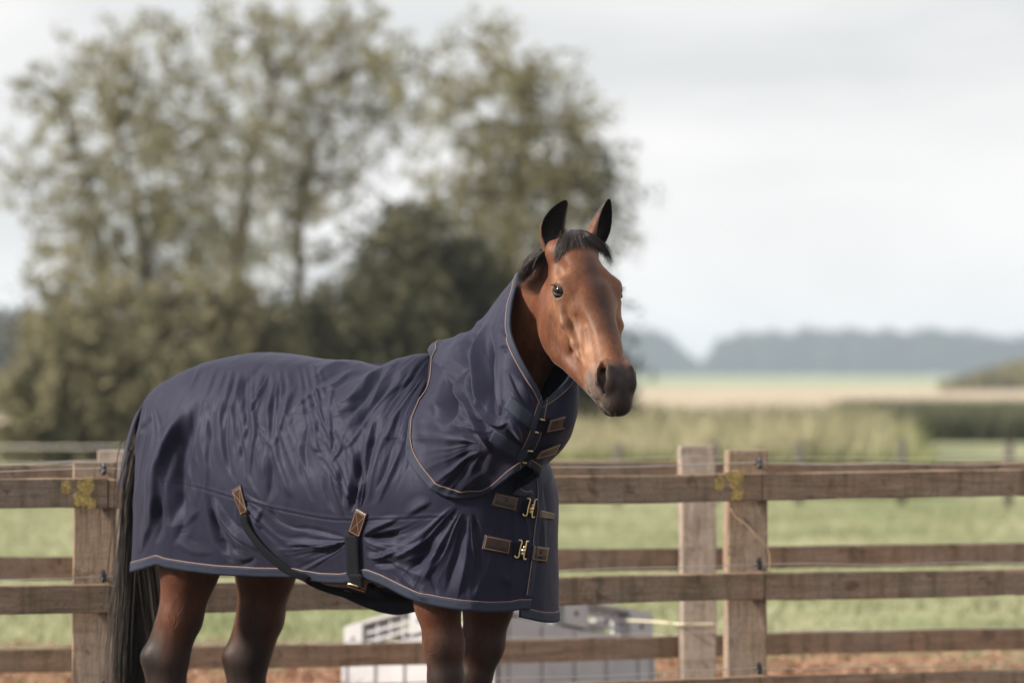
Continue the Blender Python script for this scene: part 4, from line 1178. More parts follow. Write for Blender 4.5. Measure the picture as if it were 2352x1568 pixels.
# ---- folds: every stroke is a crease line drawn on the cloth with a width and a height
def z5(pts): return [(229.7 + x * .29296, 775.2 + y * .29296) for x, y in pts]
def z6(pts): return [(229.7 + x * .30435, 1091.0 + y * .30435) for x, y in pts]
def z3(pts): return [(890.0 + x * .3112, 717.8 + y * .3112) for x, y in pts]
def z4(pts): return [(890.0 + x * .3042, 1091.0 + y * .3042) for x, y in pts]
def fold_field(u, v, strokes, gain=1.0):
    """sum of stroke heights at print positions u, v (flat arrays)"""
    H = np.zeros_like(u)
    for pts, w, amp in strokes:
        P = catmull(np.array(pts, float), 4 * len(pts))
        lo, hi = P.min(0) - 3.2 * w, P.max(0) + 3.2 * w
        s = np.nonzero((u > lo[0]) & (u < hi[0]) & (v > lo[1]) & (v < hi[1]))[0]
        if len(s) == 0: continue
        uu, vv = u[s], v[s]
        best = np.full(len(s), 1e9); tt = np.zeros(len(s)); sd = np.zeros(len(s))
        seg = np.linalg.norm(np.diff(P, axis=0), axis=1); cum = np.r_[0, np.cumsum(seg)]; tot = cum[-1]
        for k in range(len(P) - 1):
            d = P[k + 1] - P[k]; L2 = max(float(d @ d), 1e-9)
            t = np.clip(((uu - P[k, 0]) * d[0] + (vv - P[k, 1]) * d[1]) / L2, 0, 1)
            q = (uu - P[k, 0] - t * d[0]) ** 2 + (vv - P[k, 1] - t * d[1]) ** 2
            m = q < best
            best[m] = q[m]; tt[m] = (cum[k] + t[m] * seg[k]) / tot
            sd[m] = ((uu - P[k, 0] - t * d[0]) * -.75 + (vv - P[k, 1] - t * d[1]) * -.66)[m]
        lean = np.tanh(sd / (.35 * w))
        x = np.sqrt(best) / (w * ((.80 if w > 10 else .60) + (.20 if w > 10 else .40) * np.sin(math.pi * np.clip(tt, 0, 1))) * ((1.2 + .5 * lean) if amp > 0 else (1.1 - .25 * lean)))
        prof = (np.exp(-1.15 * (x * x + .05) ** .72) - .10 * np.exp(-((x - 1.9) / .7) ** 2)) * np.clip((3.1 - x) / .8, 0, 1)
        taper = np.sin(np.clip(np.minimum(tt, 1 - tt) / .38, 0, 1) * math.pi / 2) ** 1.2
        H[s] += gain * amp * .001 * prof * taper * (1.75 if abs(amp) >= 13 else 1.0)
    return H
BODY = [
 # rump and flank
 (z5([(760, 490), (700, 640), (640, 800), (605, 950), (590, 1100), (600, 1300), (560, 1500)]), 16, -27),
 (z5([(705, 540), (655, 740), (625, 980), (640, 1180)]), 5, 6),
 (z5([(660, 860), (705, 1060), (690, 1300)]), 8, -9),
 (z6([(540, 120), (620, 330), (560, 560)]), 10, -12),
 (z5([(800, 470), (770, 640), (740, 820), (735, 1040)]), 7, 8),
 (z5([(870, 420), (850, 600), (865, 800), (850, 1010)]), 6, -8),
 (z5([(660, 560), (560, 760), (500, 920), (455, 1080), (440, 1300), (410, 1500)]), 12, 18),
 (z5([(560, 640), (500, 760), (440, 900)]), 8, -6),
 (z5([(420, 620), (345, 700), (320, 760)]), 7, -6),
 (z5([(790, 560), (800, 800), (835, 1000), (840, 1200)]), 8, 8),
 (z5([(1300, 200), (1210, 285), (1130, 370), (1140, 600), (1160, 900)]), 8, -12),
 (z5([(1195, 330), (1200, 560), (1215, 740), (1190, 900), (1160, 1150)]), 6, 9),
 (z5([(985, 470), (1000, 640), (985, 800), (1010, 1000), (1070, 1140)]), 6, -9),
 (z5([(955, 450), (945, 700), (960, 900), (990, 1080)]), 6, 8),
 (z5([(1070, 480), (1080, 700), (1110, 900), (1130, 1100)]), 5, -6),
 (z5([(1030, 470), (1040, 690), (1060, 860)]), 5, 5),
 (z5([(890, 560), (885, 720), (900, 860)]), 7, -6),
 (z5([(1420, 250), (1380, 420), (1310, 600), (1290, 740)]), 7, 8),
 (z5([(1470, 300), (1420, 480), (1390, 600)]), 7, -6),
 (z5([(1530, 330), (1480, 520), (1440, 640), (1380, 800), (1345, 880)]), 6, 9),
 (z5([(1200, 690), (1290, 770), (1345, 870)]), 5, 6),
 (z5([(1345, 930), (1340, 1100), (1320, 1300)]), 8, -11),
 (z5([(1300, 800), (1290, 960), (1280, 1120)]), 8, 6),
 (z5([(1400, 960), (1450, 1120), (1500, 1260)]), 7, 7),
 (z5([(1240, 800), (1270, 880), (1230, 1000)]), 5, -4),
 # back into the withers
 (z5([(1660, 330), (1800, 240), (1980, 215)]), 6, 8),
 (z5([(1700, 350), (1850, 275), (1990, 240)]), 6, -8),
 (z5([(1480, 600), (1640, 460), (1840, 370), (1940, 280), (2060, 240)]), 7, 12),
 (z5([(1560, 620), (1700, 500), (1830, 430)]), 7, -9),
 (z5([(1840, 520), (1950, 490), (2060, 410), (2130, 310), (2250, 250)]), 7, 12),
 (z5([(1830, 620), (1960, 560), (2080, 440), (2210, 290), (2300, 250)]), 9, -15),
 (z5([(1970, 760), (2100, 520), (2220, 390), (2352, 270)]), 12, -20),
 (z5([(1900, 740), (1940, 850), (2000, 770), (2130, 560), (2352, 340)]), 7, 11),
 (z5([(1800, 570), (1825, 440), (1850, 370)]), 5, 7),
 (z5([(1805, 570), (1810, 760), (1800, 960)]), 5, 8),
 (z5([(1650, 640), (1610, 800), (1600, 920), (1640, 1100)]), 7, -9),
 (z5([(1700, 600), (1690, 800), (1740, 960)]), 6, 6),
 (z5([(1910, 750), (1870, 900), (1800, 985)]), 5, 9),
 (z5([(1680, 890), (1755, 905)]), 4, -6),
 (z5([(1790, 1000), (1830, 1200), (1900, 1380), (1950, 1470)]), 5, 9),
 (z5([(1740, 1080), (1790, 1260), (1860, 1400)]), 6, -8),
 (z5([(1940, 860), (1960, 1100), (1945, 1390)]), 6, 8),
 (z5([(1880, 1000), (1890, 1180), (1920, 1340)]), 6, -11),
 (z5([(2030, 880), (2010, 1150), (1975, 1390)]), 7, -14),
 (z5([(2140, 600), (2090, 900), (2030, 1180), (2000, 1360)]), 6, 9),
 (z5([(2170, 600), (2130, 900), (2070, 1160)]), 7, -10),
 (z5([(2250, 740), (2190, 880), (2130, 1100), (2100, 1320)]), 7, 8),
 (z5([(2352, 540), (2270, 740), (2200, 880)]), 7, 9),
 (z5([(2352, 680), (2290, 850), (2190, 1150), (2130, 1330)]), 10, -10),
 (z5([(2352, 900), (2280, 1080), (2170, 1330)]), 7, 8),
 (z5([(1560, 950), (1600, 1120), (1680, 1300)]), 7, -7),
 (z5([(1530, 900), (1580, 1080), (1650, 1260)]), 5, 6),
 (z5([(1150, 1060), (1200, 1180), (1260, 1290)]), 5, 6),
 # below the seam
 (z5([(850, 1230), (880, 1400), (930, 1560)]), 6, -10),
 (z6([(860, 170), (960, 370), (1090, 510), (1200, 600)]), 9, 13),
 (z6([(830, 250), (900, 500), (1010, 690)]), 8, -13),
 (z6([(870, 500), (950, 550), (1080, 600)]), 6, -7),
 (z6([(920, 600), (1020, 650), (1120, 660)]), 6, 6),
 (z6([(1180, 640), (1120, 690), (1040, 710)]), 6, -7),
 (z6([(420, 140), (400, 330), (350, 480), (300, 620)]), 8, 11),
 (z6([(455, 160), (450, 380), (420, 560)]), 8, -12),
 (z6([(560, 520), (700, 600), (860, 610)]), 9, 5),
 (z6([(560, 400), (640, 380), (760, 260)]), 9, 5),
 (z6([(1220, 250), (1190, 360), (1230, 420)]), 6, 9),
 (z6([(1290, 230), (1320, 330), (1420, 400), (1560, 430)]), 7, -8),
 (z6([(1460, 400), (1600, 425), (1750, 470), (1860, 520)]), 6, -9),
 (z6([(1400, 560), (1560, 540), (1700, 560), (1865, 520)]), 7, 10),
 (z6([(1560, 640), (1700, 610), (1860, 560)]), 8, -8),
 (z6([(1290, 560), (1420, 640), (1600, 700)]), 9, 6),
 (z6([(1980, 505), (2090, 430), (2264, 330)]), 6, 11),
 (z6([(1985, 520), (2120, 500), (2264, 450)]), 9, -14),
 (z6([(2000, 710), (2110, 690), (2264, 590)]), 6, 12),
 (z6([(2000, 620), (2080, 650), (2200, 590)]), 6, -7),
 (z6([(2060, 760), (2160, 730), (2264, 690)]), 6, -9),
 # shoulder and chest below the neck flap
 (z4([(460, 400), (390, 550), (320, 720), (240, 850)]), 10, 12),
 (z4([(300, 430), (200, 570), (60, 650), (-80, 700)]), 9, 8),
 (z4([(340, 470), (250, 640), (150, 760)]), 11, -13),
 (z4([(310, 760), (350, 850), (375, 920)]), 5, -7),
 (z4([(560, 380), (540, 560), (480, 760), (440, 920)]), 9, -8),
 (z4([(590, 420), (590, 600), (560, 800), (520, 940)]), 8, 10),
 (z4([(640, 560), (660, 720), (640, 900)]), 10, -9),
 (z4([(720, 720), (680, 840), (640, 960)]), 8, 7),
 (z4([(840, 720), (900, 780), (960, 800)]), 10, 5),
 (z4([(180, 820), (240, 930), (330, 960)]), 6, 6),
 (z4([(60, 700), (120, 800), (200, 900)]), 6, 7),
 # long folds running down from under the neck flap
 (z3([(250, 330), (150, 480), (40, 640), (-60, 830)]), 10, 8),
 (z3([(180, 400), (80, 560), (-40, 760)]), 9, -10),
 (z3([(120, 330), (20, 420), (-100, 560), (-180, 720)]), 8, 9),
 (z3([(130, 930), (60, 1100), (-30, 1260), (-120, 1400)]), 10, 7),
 (z3([(60, 1000), (0, 1140), (-90, 1320)]), 9, -8),
 (z3([(330, 1390), (240, 1440), (130, 1510)]), 8, 7),
 (z3([(150, 940), (60, 935), (-60, 950)]), 5, -5),
]
SEAM = z6([(300, 180), (420, 130), (440, 60), (640, 78), (810, 118), (960, 165), (1120, 208), (1300, 262), (1500, 305), (1700, 345), (1900, 372), (2020, 370), (2264, 345)]) + z4([(250, 330), (420, 325), (620, 360), (850, 410), (1020, 450)])
rng2 = np.random.default_rng(5)
def kin(strokes, n, rng):
    """finer creases that run beside the main folds"""
    out = []
    for pts, w, amp in strokes:
        P = catmull(np.array(pts, float), 24); T = np.gradient(P, axis=0); T /= np.linalg.norm(T, axis=1, keepdims=True); S = np.stack([-T[:, 1], T[:, 0]], 1)
        for _ in range(n):
            a0 = rng.integers(0, 10); a1 = rng.integers(13, 24); o = rng.choice((-1, 1)) * w * rng.uniform(.9, 3.2); sk = rng.normal(0, .35) * w
            Q = P[a0:a1] + S[a0:a1] * (o + sk * np.linspace(-1, 1, a1 - a0))[:, None]
            out.append((Q[::max(1, len(Q) // 5)].tolist(), rng.uniform(1.8, 3.4), rng.choice((-1, 1)) * rng.uniform(.7, 1.9)))
    return [q for q in out if len(q[0]) >= 3]
def far_folds(n):
    S = []
    for _ in range(n):
        u0 = rng2.uniform(330, 1250); v0 = rng2.uniform(840, 1250); ln = rng2.uniform(60, 240); dx = rng2.normal(0, 30)
        S.append(([(u0, v0), (u0 + dx * .5 + rng2.normal(0, 8), v0 + ln * .5), (u0 + dx, v0 + ln)], rng2.uniform(5, 12), rng2.choice((-1, 1)) * rng2.uniform(4, 11)))
    return S
def noise1(x, seed):
    t = np.random.default_rng(seed).uniform(-1, 1, 512); i = np.floor(x).astype(int); f = x - i; f = f * f * (3 - 2 * f)
    return t[i % 512] * (1 - f) + t[(i + 1) % 512] * f
def fans(u, v, L):
    """long tension folds that run out from where the cloth is held: (cx, cy, a0, a1, r0, r1, folds per radian, height mm, bend, seed); angles in degrees, 0 = right, 90 = down"""
    H = np.zeros_like(u)
    for cx, cy, a0, a1, r0, r1, fq, amp, bend, seed in L:
        dx, dy = u - cx, v - cy; r = np.hypot(dx, dy); am, ah = R((a0 + a1) / 2), R((a1 - a0) / 2)
        th = np.angle(np.exp(1j * (np.arctan2(dy, dx) - am)))
        t = np.clip((r - r0) / (r1 - r0), 0, 1)
        wr = np.clip(t / .12, 0, 1) * (1 - t) ** .75 * (r > r0); wa = np.clip((1 - np.abs(th) / ah) / .3, 0, 1); wa = wa * wa * (3 - 2 * wa)
        ph = (th + bend * t * t) * fq * .50 + 40.0 + .5 * noise1(t * 2.6 + 5, seed + 4)
        n = noise1(ph, seed); m = noise1(ph * 2.3 + 7, seed + 1)
        k = (1 - np.abs(n)) ** 1.6 - .45 + .35 * ((1 - np.abs(m)) ** 1.5 - .45)
        gate = .62 + .38 * noise1(ph * .45 + 11, seed + 2) * (1 - t) + .3 * noise1(ph * .6 + t * 2.2 + 3, seed + 3)
        H += 1.6 * amp * .001 * wr * wa * k * gate
    return H
FAN_BODY = [(1030, 770, 125, 178, 60, 520, 16, 17, -.18, 101), (1000, 830, 95, 150, 50, 330, 17, 14, .1, 102), (823, 1190, -128, -62, 12, 290, 13, 15, .06, 103), (816, 1250, -22, 40, 14, 230, 11, 15, .1, 104),
            (814, 1255, 140, 205, 14, 190, 11, 13, -.1, 105), (590, 430, 68, 112, 420, 760, 46, 11, .03, 106), (545, 1125, 25, 100, 20, 220, 11, 12, .15, 107), (1085, 1130, 75, 150, 50, 290, 13, 15, .08, 108),
            (345, 900, 62, 110, 30, 430, 14, 10, .05, 109), (640, 800, 80, 120, 60, 330, 22, 9, .05, 110), (1180, 1050, 60, 110, 40, 360, 12, 8, .0, 111)]
FAN_NECK = [(1150, 995, 170, 275, 18, 330, 5.5, 19, .10, 121), (1118, 1035, 120, 215, 18, 220, 5, 14, .1, 122), (1205, 600, 100, 150, 40, 420, 9, 16, -.05, 124)]
def vnoise(P, scale, seed, octaves=3):
    """smooth value noise in numpy"""
    out = np.zeros(P.shape[:-1]); amp = 1.0
    for o in range(octaves):
        rg = np.random.default_rng(seed + o); tab = rg.random((32, 32, 32)).astype(np.float32)
        Q = P * scale * 2 ** o; I = np.floor(Q).astype(int); f = Q - I; f = f * f * (3 - 2 * f)
        r = 0
        for dx in (0, 1):
            for dy in (0, 1):
                for dz in (0, 1):
                    w = (f[..., 0] if dx else 1 - f[..., 0]) * (f[..., 1] if dy else 1 - f[..., 1]) * (f[..., 2] if dz else 1 - f[..., 2])
                    r = r + w * tab[(I[..., 0] + dx) % 32, (I[..., 1] + dy) % 32, (I[..., 2] + dz) % 32]
        out += (r - .5) * amp; amp *= .5
    return out
def drape(G, Nn, near_mask, strokes, far_strokes, nz=.0022, fan=()):
    u, v = proj(G)
    H = np.zeros(G.shape[:2])
    H[near_mask] = fold_field(u[near_mask], v[near_mask], strokes, 1.05) + fans(u[near_mask], v[near_mask], fan)
    if (~near_mask).any(): H[~near_mask] = fold_field(u[~near_mask], v[~near_mask], far_strokes)
    # small creases, longer up-down than across
    along = (G - np.array((T0[0], T0[1], 0))) @ AX; out = (G - np.array((T0[0], T0[1], 0))) @ SD
    Q = np.stack([along, out * .6, G[..., 2] * .45], -1)
    n1 = vnoise(Q, 14, 3, 3); n2 = 1 - 2 * np.abs(vnoise(Q + 9, 9, 21, 2))
    H = H + nz * n1 * 1.6 + nz * .55 * (n2 - .6)
    return G + Nn * H[..., None], H
jj = np.arange(NV)[None, :] * np.ones((NU, 1))
near_mask = jj < NV * .5
G1, H1 = drape(G0, Gn, near_mask, BODY + kin(BODY, 1, rng2), far_folds(60), fan=FAN_BODY)
# stitched seam: a shallow step
u, v = proj(G1); fs = fold_field(u.ravel(), v.ravel(), [(SEAM, 1.9, -2.8), ([(x, y - 5) for x, y in SEAM], 2.2, 1.9)]).reshape(u.shape)
G1 = G1 + Gn * (fs * near_mask)[..., None]

# the hem hangs in shallow waves
HEM = np.array([(290, 1316), (303, 1313), (340, 1303), (362, 1296), (376, 1303), (430, 1312), (500, 1320), (600, 1325), (680, 1326), (740, 1338), (790, 1340), (815, 1334), (845, 1330), (880, 1344), (930, 1370), (965, 1384), (1010, 1394), (1060, 1402), (1120, 1406), (1165, 1405), (1190, 1400)], float)
hn = NV // 2; ub, vb = proj(G1[:, 0]); need = np.interp(ub, HEM[:, 0], HEM[:, 1]) - vb
need = np.convolve(np.pad(need, 4, 'edge'), np.ones(9) / 9, 'valid')
dzb = -need * G1[:, 0, 1] / FV
wgt = np.clip((.42 - np.arange(hn) / hn) / .42, 0, 1) ** 1.4
G1[:, :hn, 2] += dzb[:, None] * wgt[None]
rug = empty('horse_rug', Vector(HF(.8, 0, 1.6)))
tag(rug, 'navy waterproof horse rug with high neck cover, tan piping and brown leather patches', 'horse rug')
rug_me = mesh_from('body_panel', G1.reshape(-1, 3), grid_faces(NU, NV)[:, ::-1] if gflip else grid_faces(NU, NV))
body = link('body_panel', rug_me, m_rug, rug)
rug_faces = grid_faces(NU, NV)[:, [0, 1, 2, 3]]
def bvh_of(G, step=2):
    H = G[::step, ::step]; F = grid_faces(H.shape[0], H.shape[1])
    return BVHTree.FromPolygons([tuple(map(float, q)) for q in H.reshape(-1, 3)], [tuple(map(int, f)) for f in F])
body_bvh = bvh_of(G1)
EYEP = Vector((0, 0, CAM_Z))

# ---- neck cover: columns go from the front closure over the near side, the crest and down the far side
def on_body(uv, lift, y=None):
    d = Vector(U(uv[0], uv[1], 12.0)) - EYEP; d.normalize()
    h = body_bvh.ray_cast(EYEP, d)
    if h[0] is None: return None
    n = np.array(h[1]); dv = np.array(d)
    if n @ dv > 0: n = -n
    return np.array(h[0]) + n * lift
cols_near = [   # collar edge, three rings down the neck, flap edge: print position + depth (None = lies on the body panel)
 [(1247, 925, 11.80), (1237, 960, 11.77), (1226, 1000, 11.77), (1214, 1035, 11.80), (1207, 1066, 11.83)],
 [(1236, 893, 11.79), (1205, 935, 11.74), (1185, 985, 11.73), (1176, 1040, 11.80), (1168, 1096, 11.85)],
 [(1217, 858, 11.79), (1175, 905, 11.75), (1140, 970, 11.76), (1110, 1045, 11.84), (1100, 1140, None)],
 [(1186, 797, 11.82), (1140, 860, 11.82), (1090, 940, 11.86), (1030, 1030, 11.95), (1012, 1136, None)],
 [(1171, 750, 11.87), (1118, 820, 11.92), (1066, 890, 11.98), (985, 980, 12.10), (944, 1062, None)],
 [(1172, 700, 11.94), (1110, 770, 12.04), (1050, 835, 12.14), (985, 910, 12.22), (940, 990, None)],
 [(1184, 655, 12.03), (1112, 735, 12.16), (1050, 795, 12.28), (1003, 835, 12.36), (972, 890, None)],
 [(1203, 617, 12.14), (1122, 716, 12.30), (1064, 762, 12.42), (1024, 778, 12.50), (1000, 790, 12.55)],
]
C4 = []
for col in cols_near:
    r = []
    for k, (uu_, vv_, d_) in enumerate(col):
        if d_ is None:
            p = on_body((uu_, vv_), .010)
        else:
            p = U(uu_, vv_, d_)
        r.append(p)
    C4.append(r)
# far side: reflect each ring across the neck's own mid plane
far = []
axis = np.array((.364, -.63, .0)); axis /= np.linalg.norm(axis)
lat = np.array((axis[1], -axis[0], 0.0)); lat = -lat if lat[0] > 0 else lat      # towards us
for ci in range(6, -1, -1):
    r = []
    for k in range(5):
        top = C4[7][k]; fr = C4[0][k]
        p = C4[ci][k]; f = ci / 7.0
        base = fr * (1 - f) + top * f                       # on the mid plane (front closure ... crest)
        q = p - base
        lk = lat if k < 3 else SD
        lk = lat * (1 - max(0, k - 2) / 2) + SD * (max(0, k - 2) / 2); lk /= np.linalg.norm(lk)
        r.append(p - 2 * (q @ lk) * lk * (.97 if k == 0 else 1.0))
    far.append(r)
far[-1] = [p + (AX * -.012 + SD * (-.012)) for p in far[-1]]
netN = C4 + far
MU, MV = 520, 260
K0 = tensor(netN, MU, MV)
Kn = grid_normals(K0)
cen = np.mean(K0.reshape(-1, 3), 0)
kflip = float(((K0[MU // 4, MV // 3] - np.array((.05, 12.1, 1.6))) * Kn[MU // 4, MV // 3]).sum()) < 0
if kflip: Kn = -Kn
NECK = [
 (z3([(660, 60), (610, 160), (560, 290), (500, 440), (455, 600), (438, 780), (440, 880)]), 15, -34),
 (z3([(440, 500), (400, 620), (350, 760)]), 12, 8),
 (z3([(600, 190), (540, 330), (525, 540), (600, 700), (700, 880), (765, 1040)]), 9, 20),
 (z3([(520, 570), (600, 760), (650, 860), (720, 1000)]), 9, -10),
 (z3([(740, 60), (690, 250), (668, 450), (690, 700), (755, 795), (830, 835), (890, 800)]), 8, 19),
 (z3([(680, 130), (635, 350), (645, 560), (690, 690), (740, 800)]), 8, -18),
 (z3([(780, 80), (750, 250), (725, 550), (770, 720), (830, 780)]), 8, -16),
 (z3([(780, 60), (765, 300), (780, 520)]), 7, 7),
 (z3([(840, 60), (850, 140), (905, 190)]), 5, -6),
 (z3([(800, 280), (850, 260), (890, 300)]), 5, -5),
 (z3([(650, 795), (700, 825), (745, 880)]), 8, -7),
 (z3([(850, 640), (840, 700), (825, 790)]), 6, -6),
 (z3([(890, 790), (960, 870), (990, 950)]), 6, 9),
 (z3([(880, 860), (940, 930), (960, 1000)]), 6, -6),
 (z3([(610, 130), (570, 220), (530, 330)]), 7, -9),
 (z3([(660, 90), (600, 200), (560, 280)]), 6, 8),
 (z3([(720, 20), (670, 90), (640, 140)]), 6, -7),
 (z3([(760, 1040), (690, 1080), (640, 1200)]), 10, -8),
 (z3([(560, 560), (500, 760), (440, 960), (430, 1200)]), 16, 6),
 (z3([(600, 900), (560, 1050), (540, 1200)]), 12, -8),
 (z3([(700, 1180), (600, 1260), (500, 1330)]), 10, 7),
 (z3([(350, 600), (280, 760), (250, 960)]), 16, 6),
 (z3([(980, 480), (1030, 600), (1080, 680)]), 6, 5),
 (z3([(900, 440), (980, 600), (1050, 720)]), 5, -5),
]
iu = np.arange(MU)[:, None] * np.ones((1, MV))
K1, _ = drape(K0, Kn, iu < MU * .52, [(p_, w_, a_ * 1.45) for p_, w_, a_ in NECK] + kin(NECK, 1, rng2), far_folds(30), .0018, FAN_NECK)
# keep the flap outside the body panel, whose own folds are allowed for
b0 = bvh_of(G0); nj = (NV + 1) // 2 - 1
Hm = H1.copy()
for _ in range(10):
    Q = Hm.copy()
    Q[1:] = np.maximum(Q[1:], Hm[:-1]); Q[:-1] = np.maximum(Q[:-1], Hm[1:]); Q[:, 1:] = np.maximum(Q[:, 1:], Hm[:, :-1]); Q[:, :-1] = np.maximum(Q[:, :-1], Hm[:, 1:]); Hm = Q
for _ in range(14):
    Q = Hm.copy(); Q[1:-1] = (Hm[:-2] + Hm[1:-1] + Hm[2:]) / 3; Hm = Q; Q = Hm.copy(); Q[:, 1:-1] = (Hm[:, :-2] + Hm[:, 1:-1] + Hm[:, 2:]) / 3; Hm = Q
flat = K1.reshape(-1, 3)
push = np.zeros((len(flat), 3))
for q in range(len(flat)):
    if (q % MV) < MV * .52: continue
    h = b0.find_nearest(Vector(flat[q]), .10)
    if h[0] is None: continue
    n = np.array(h[1]); p = np.array(h[0])
    if n @ (p - mid) < 0: n = -n
    i_, j_ = divmod(h[2], nj); need_ = .009 + max(0.0, float(Hm[min(i_ * 2, NU - 1), min(j_ * 2, NV - 1)]))
    d = float((flat[q] - p) @ n)
    if d < need_: push[q] = n * (need_ - d)
push = push.reshape(MU, MV, 3)
for _ in range(6):
    Q = push.copy(); Q[1:-1] = (push[:-2] + push[1:-1] + push[2:]) / 3; push = Q; Q = push.copy(); Q[:, 1:-1] = (push[:, :-2] + push[:, 1:-1] + push[:, 2:]) / 3; push = Q
K1 = K1 + push
# and outside the neck itself
push = np.zeros((MU, MV, 3))
for i_ in range(0, MU, 2):
    for j_ in range(0, MV, 2):
        p_ = K1[i_, j_]; h = horse_bvh.find_nearest(Vector(p_), .09)
        if h[0] is None: continue
        n_ = np.array(h[1]); d = float((p_ - np.array(h[0])) @ n_)
        if d < .010: push[i_:i_ + 2, j_:j_ + 2] = n_ * (.010 - d)
for _ in range(5):
    Q = push.copy(); Q[1:-1] = (push[:-2] + push[1:-1] + push[2:]) / 3; push = Q; Q = push.copy(); Q[:, 1:-1] = (push[:, :-2] + push[:, 1:-1] + push[:, 2:]) / 3; push = Q
K1 = K1 + push * 1.25
cover = link('neck_cover', mesh_from('neck_cover', K1.reshape(-1, 3), grid_faces(MU, MV)[:, ::-1] if kflip else grid_faces(MU, MV)), m_rug, rug)
cover['label'] = 'neck cover with rounded shoulder flap edged in tan piping'
neck_bvh = bvh_of(K1)
solidify(body, .004); solidify(cover, .004)

# ---- binding tape and piping along an edge of a panel grid
def edge_ribbon(G, Nn, side, width, i0=0, i1=None, lift=.003):
    """side: 'v0','v1','u0','u1'. Returns outer, inner rows (inner is width metres in from the edge)"""
    if side[0] == 'v': A = G if side == 'v0' else G[:, ::-1]; B = Nn if side == 'v0' else Nn[:, ::-1]
    else:
        A = np.swapaxes(G, 0, 1); B = np.swapaxes(Nn, 0, 1)
        if side == 'u1': A = A[:, ::-1]; B = B[:, ::-1]
    A = A[i0:i1]; B = B[i0:i1]
    L = np.concatenate([np.zeros((A.shape[0], 1)), np.cumsum(np.linalg.norm(np.diff(A[:, :60], axis=1), axis=2), 1)], 1)
    rows = []
    for f, up in ((-.04, .0), (0, .0030), (.25, .0042), (.48, .0034), (.52, .0034), (.75, .0042), (1.0, .0030), (1.03, 0)):
        w = max(0.0, f * width)
        P = np.empty((A.shape[0], 3)); Q = np.empty((A.shape[0], 3))
        for i in range(A.shape[0]):
            k = int(np.searchsorted(L[i], w)); k = min(max(k, 1), 59)
            t = (w - L[i, k - 1]) / max(L[i, k] - L[i, k - 1], 1e-6)
            P[i] = A[i, k - 1] * (1 - t) + A[i, k] * t; Q[i] = B[i, k]
        rows.append(P + Q * (up + lift - .003))
    return np.stack(rows, 1), rows[-2] + 0
def bind(G, Nn, side, width, parent, i0=0, i1=None, pipe=True, lift=.003):
    S, inner = edge_ribbon(G, Nn, side, width, i0, i1, lift)
    link('binding', mesh_from('binding', S.reshape(-1, 3), grid_faces(S.shape[0], S.shape[1])), m_bind, parent)
    if pipe:
        nn = Nn if side[0] == 'v' else np.swapaxes(Nn, 0, 1)
        tube('piping', inner[::2] + 0, .0012, m_pipe, parent, 6)
W_B = .033
bind(G1, Gn, 'v0', W_B, rug)                  # near hem
bind(G1, Gn, 'v1', W_B, rug)                  # far hem
bind(G1, Gn, 'u1', .022, rug, 12, NV // 2)     # near front edge
bind(G1, Gn, 'u0', .022, rug)                 # rear edge
bind(K1, Kn, 'v1', .030, rug)                 # flap edge
bind(K1, Kn, 'v0', .024, rug)                 # collar
bind(K1, Kn, 'u0', .022, rug)                 # closure
bind(K1, Kn, 'u1', .022, rug)

# ---- tail flap
tf = [[U(330, 930, 13.30), U(312, 955, 13.37), U(296, 1000, 13.43), U(282, 1060, 13.46), U(273, 1118, 13.46)],
      [U(345, 905, 13.24), U(322, 950, 13.27), U(306, 1000, 13.30), U(296, 1060, 13.32), U(291, 1122, 13.33)],
      [U(395, 880, 13.30), U(372, 940, 13.46), U(356, 1000, 13.52), U(346, 1060, 13.55), U(342, 1120, 13.55)],
      [U(445, 895, 13.48), U(420, 950, 13.66), U(405, 1010, 13.74), U(396, 1070, 13.76), U(392, 1120, 13.76)]]
TG = tensor(tf, 40, 50); TN = grid_normals(TG)
if TN[20, 25, 1] > 0 and False: TN = -TN
fl = link('tail_flap', mesh_from('tail_flap', TG.reshape(-1, 3), grid_faces(40, 50)), m_rug, rug); solidify(fl, .006, 0)
bind(TG, TN, 'v1', .03, rug, pipe=True); bind(TG, TN, 'u0', .02, rug, pipe=False)

# ---- flat things sewn to the cloth
def cast(u, v, bvhs, lift):
    d = Vector(U(u, v, 12.0)) - EYEP; d.normalize()
    best = None
    for bv in bvhs:
        h = bv.ray_cast(EYEP, d)
        if h[0] is not None and (best is None or h[3] < best[3]): best = h
    if best is None: return None, None
    n = np.array(best[1]); dv = np.array(d)
    if n @ dv > 0: n = -n
    return np.array(best[0]) + n * lift, n
def smooth_grid(P, it=4):
    for _ in range(it):
        Q = P.copy()
        Q[1:-1] = (P[:-2] + 2 * P[1:-1] + P[2:]) / 4; P = Q
        Q = P.copy(); Q[:, 1:-1] = (P[:, :-2] + 2 * P[:, 1:-1] + P[:, 2:]) / 4; P = Q
    return P
def patch_grid(c, nu, nv, bvhs, lift, it=4):
    """c: four print corners (tl, tr, br, bl)"""
    c = np.array(c, float); P = np.zeros((nu, nv, 3)); last = None
    for i in range(nu):
        for j in range(nv):
            s, t = i / (nu - 1), j / (nv - 1)
            q = (c[0] * (1 - s) + c[1] * s) * (1 - t) + (c[3] * (1 - s) + c[2] * s) * t
            p, n = cast(q[0], q[1], bvhs, lift)
            if p is None: p = U(q[0], q[1], float(last[1]) if last is not None else 12.0)
            P[i, j] = p; last = p
    return smooth_grid(P, it)
def sheet(name, P, mat, parent, thick=.003):
    o = link(name, mesh_from(name, P.reshape(-1, 3), grid_faces(*P.shape[:2])), mat, parent)
    n = grid_normals(P)
    if float((n * (P - np.array(EYEP))).sum()) > 0: o.data.flip_normals()
    solidify(o, thick, -1); return o
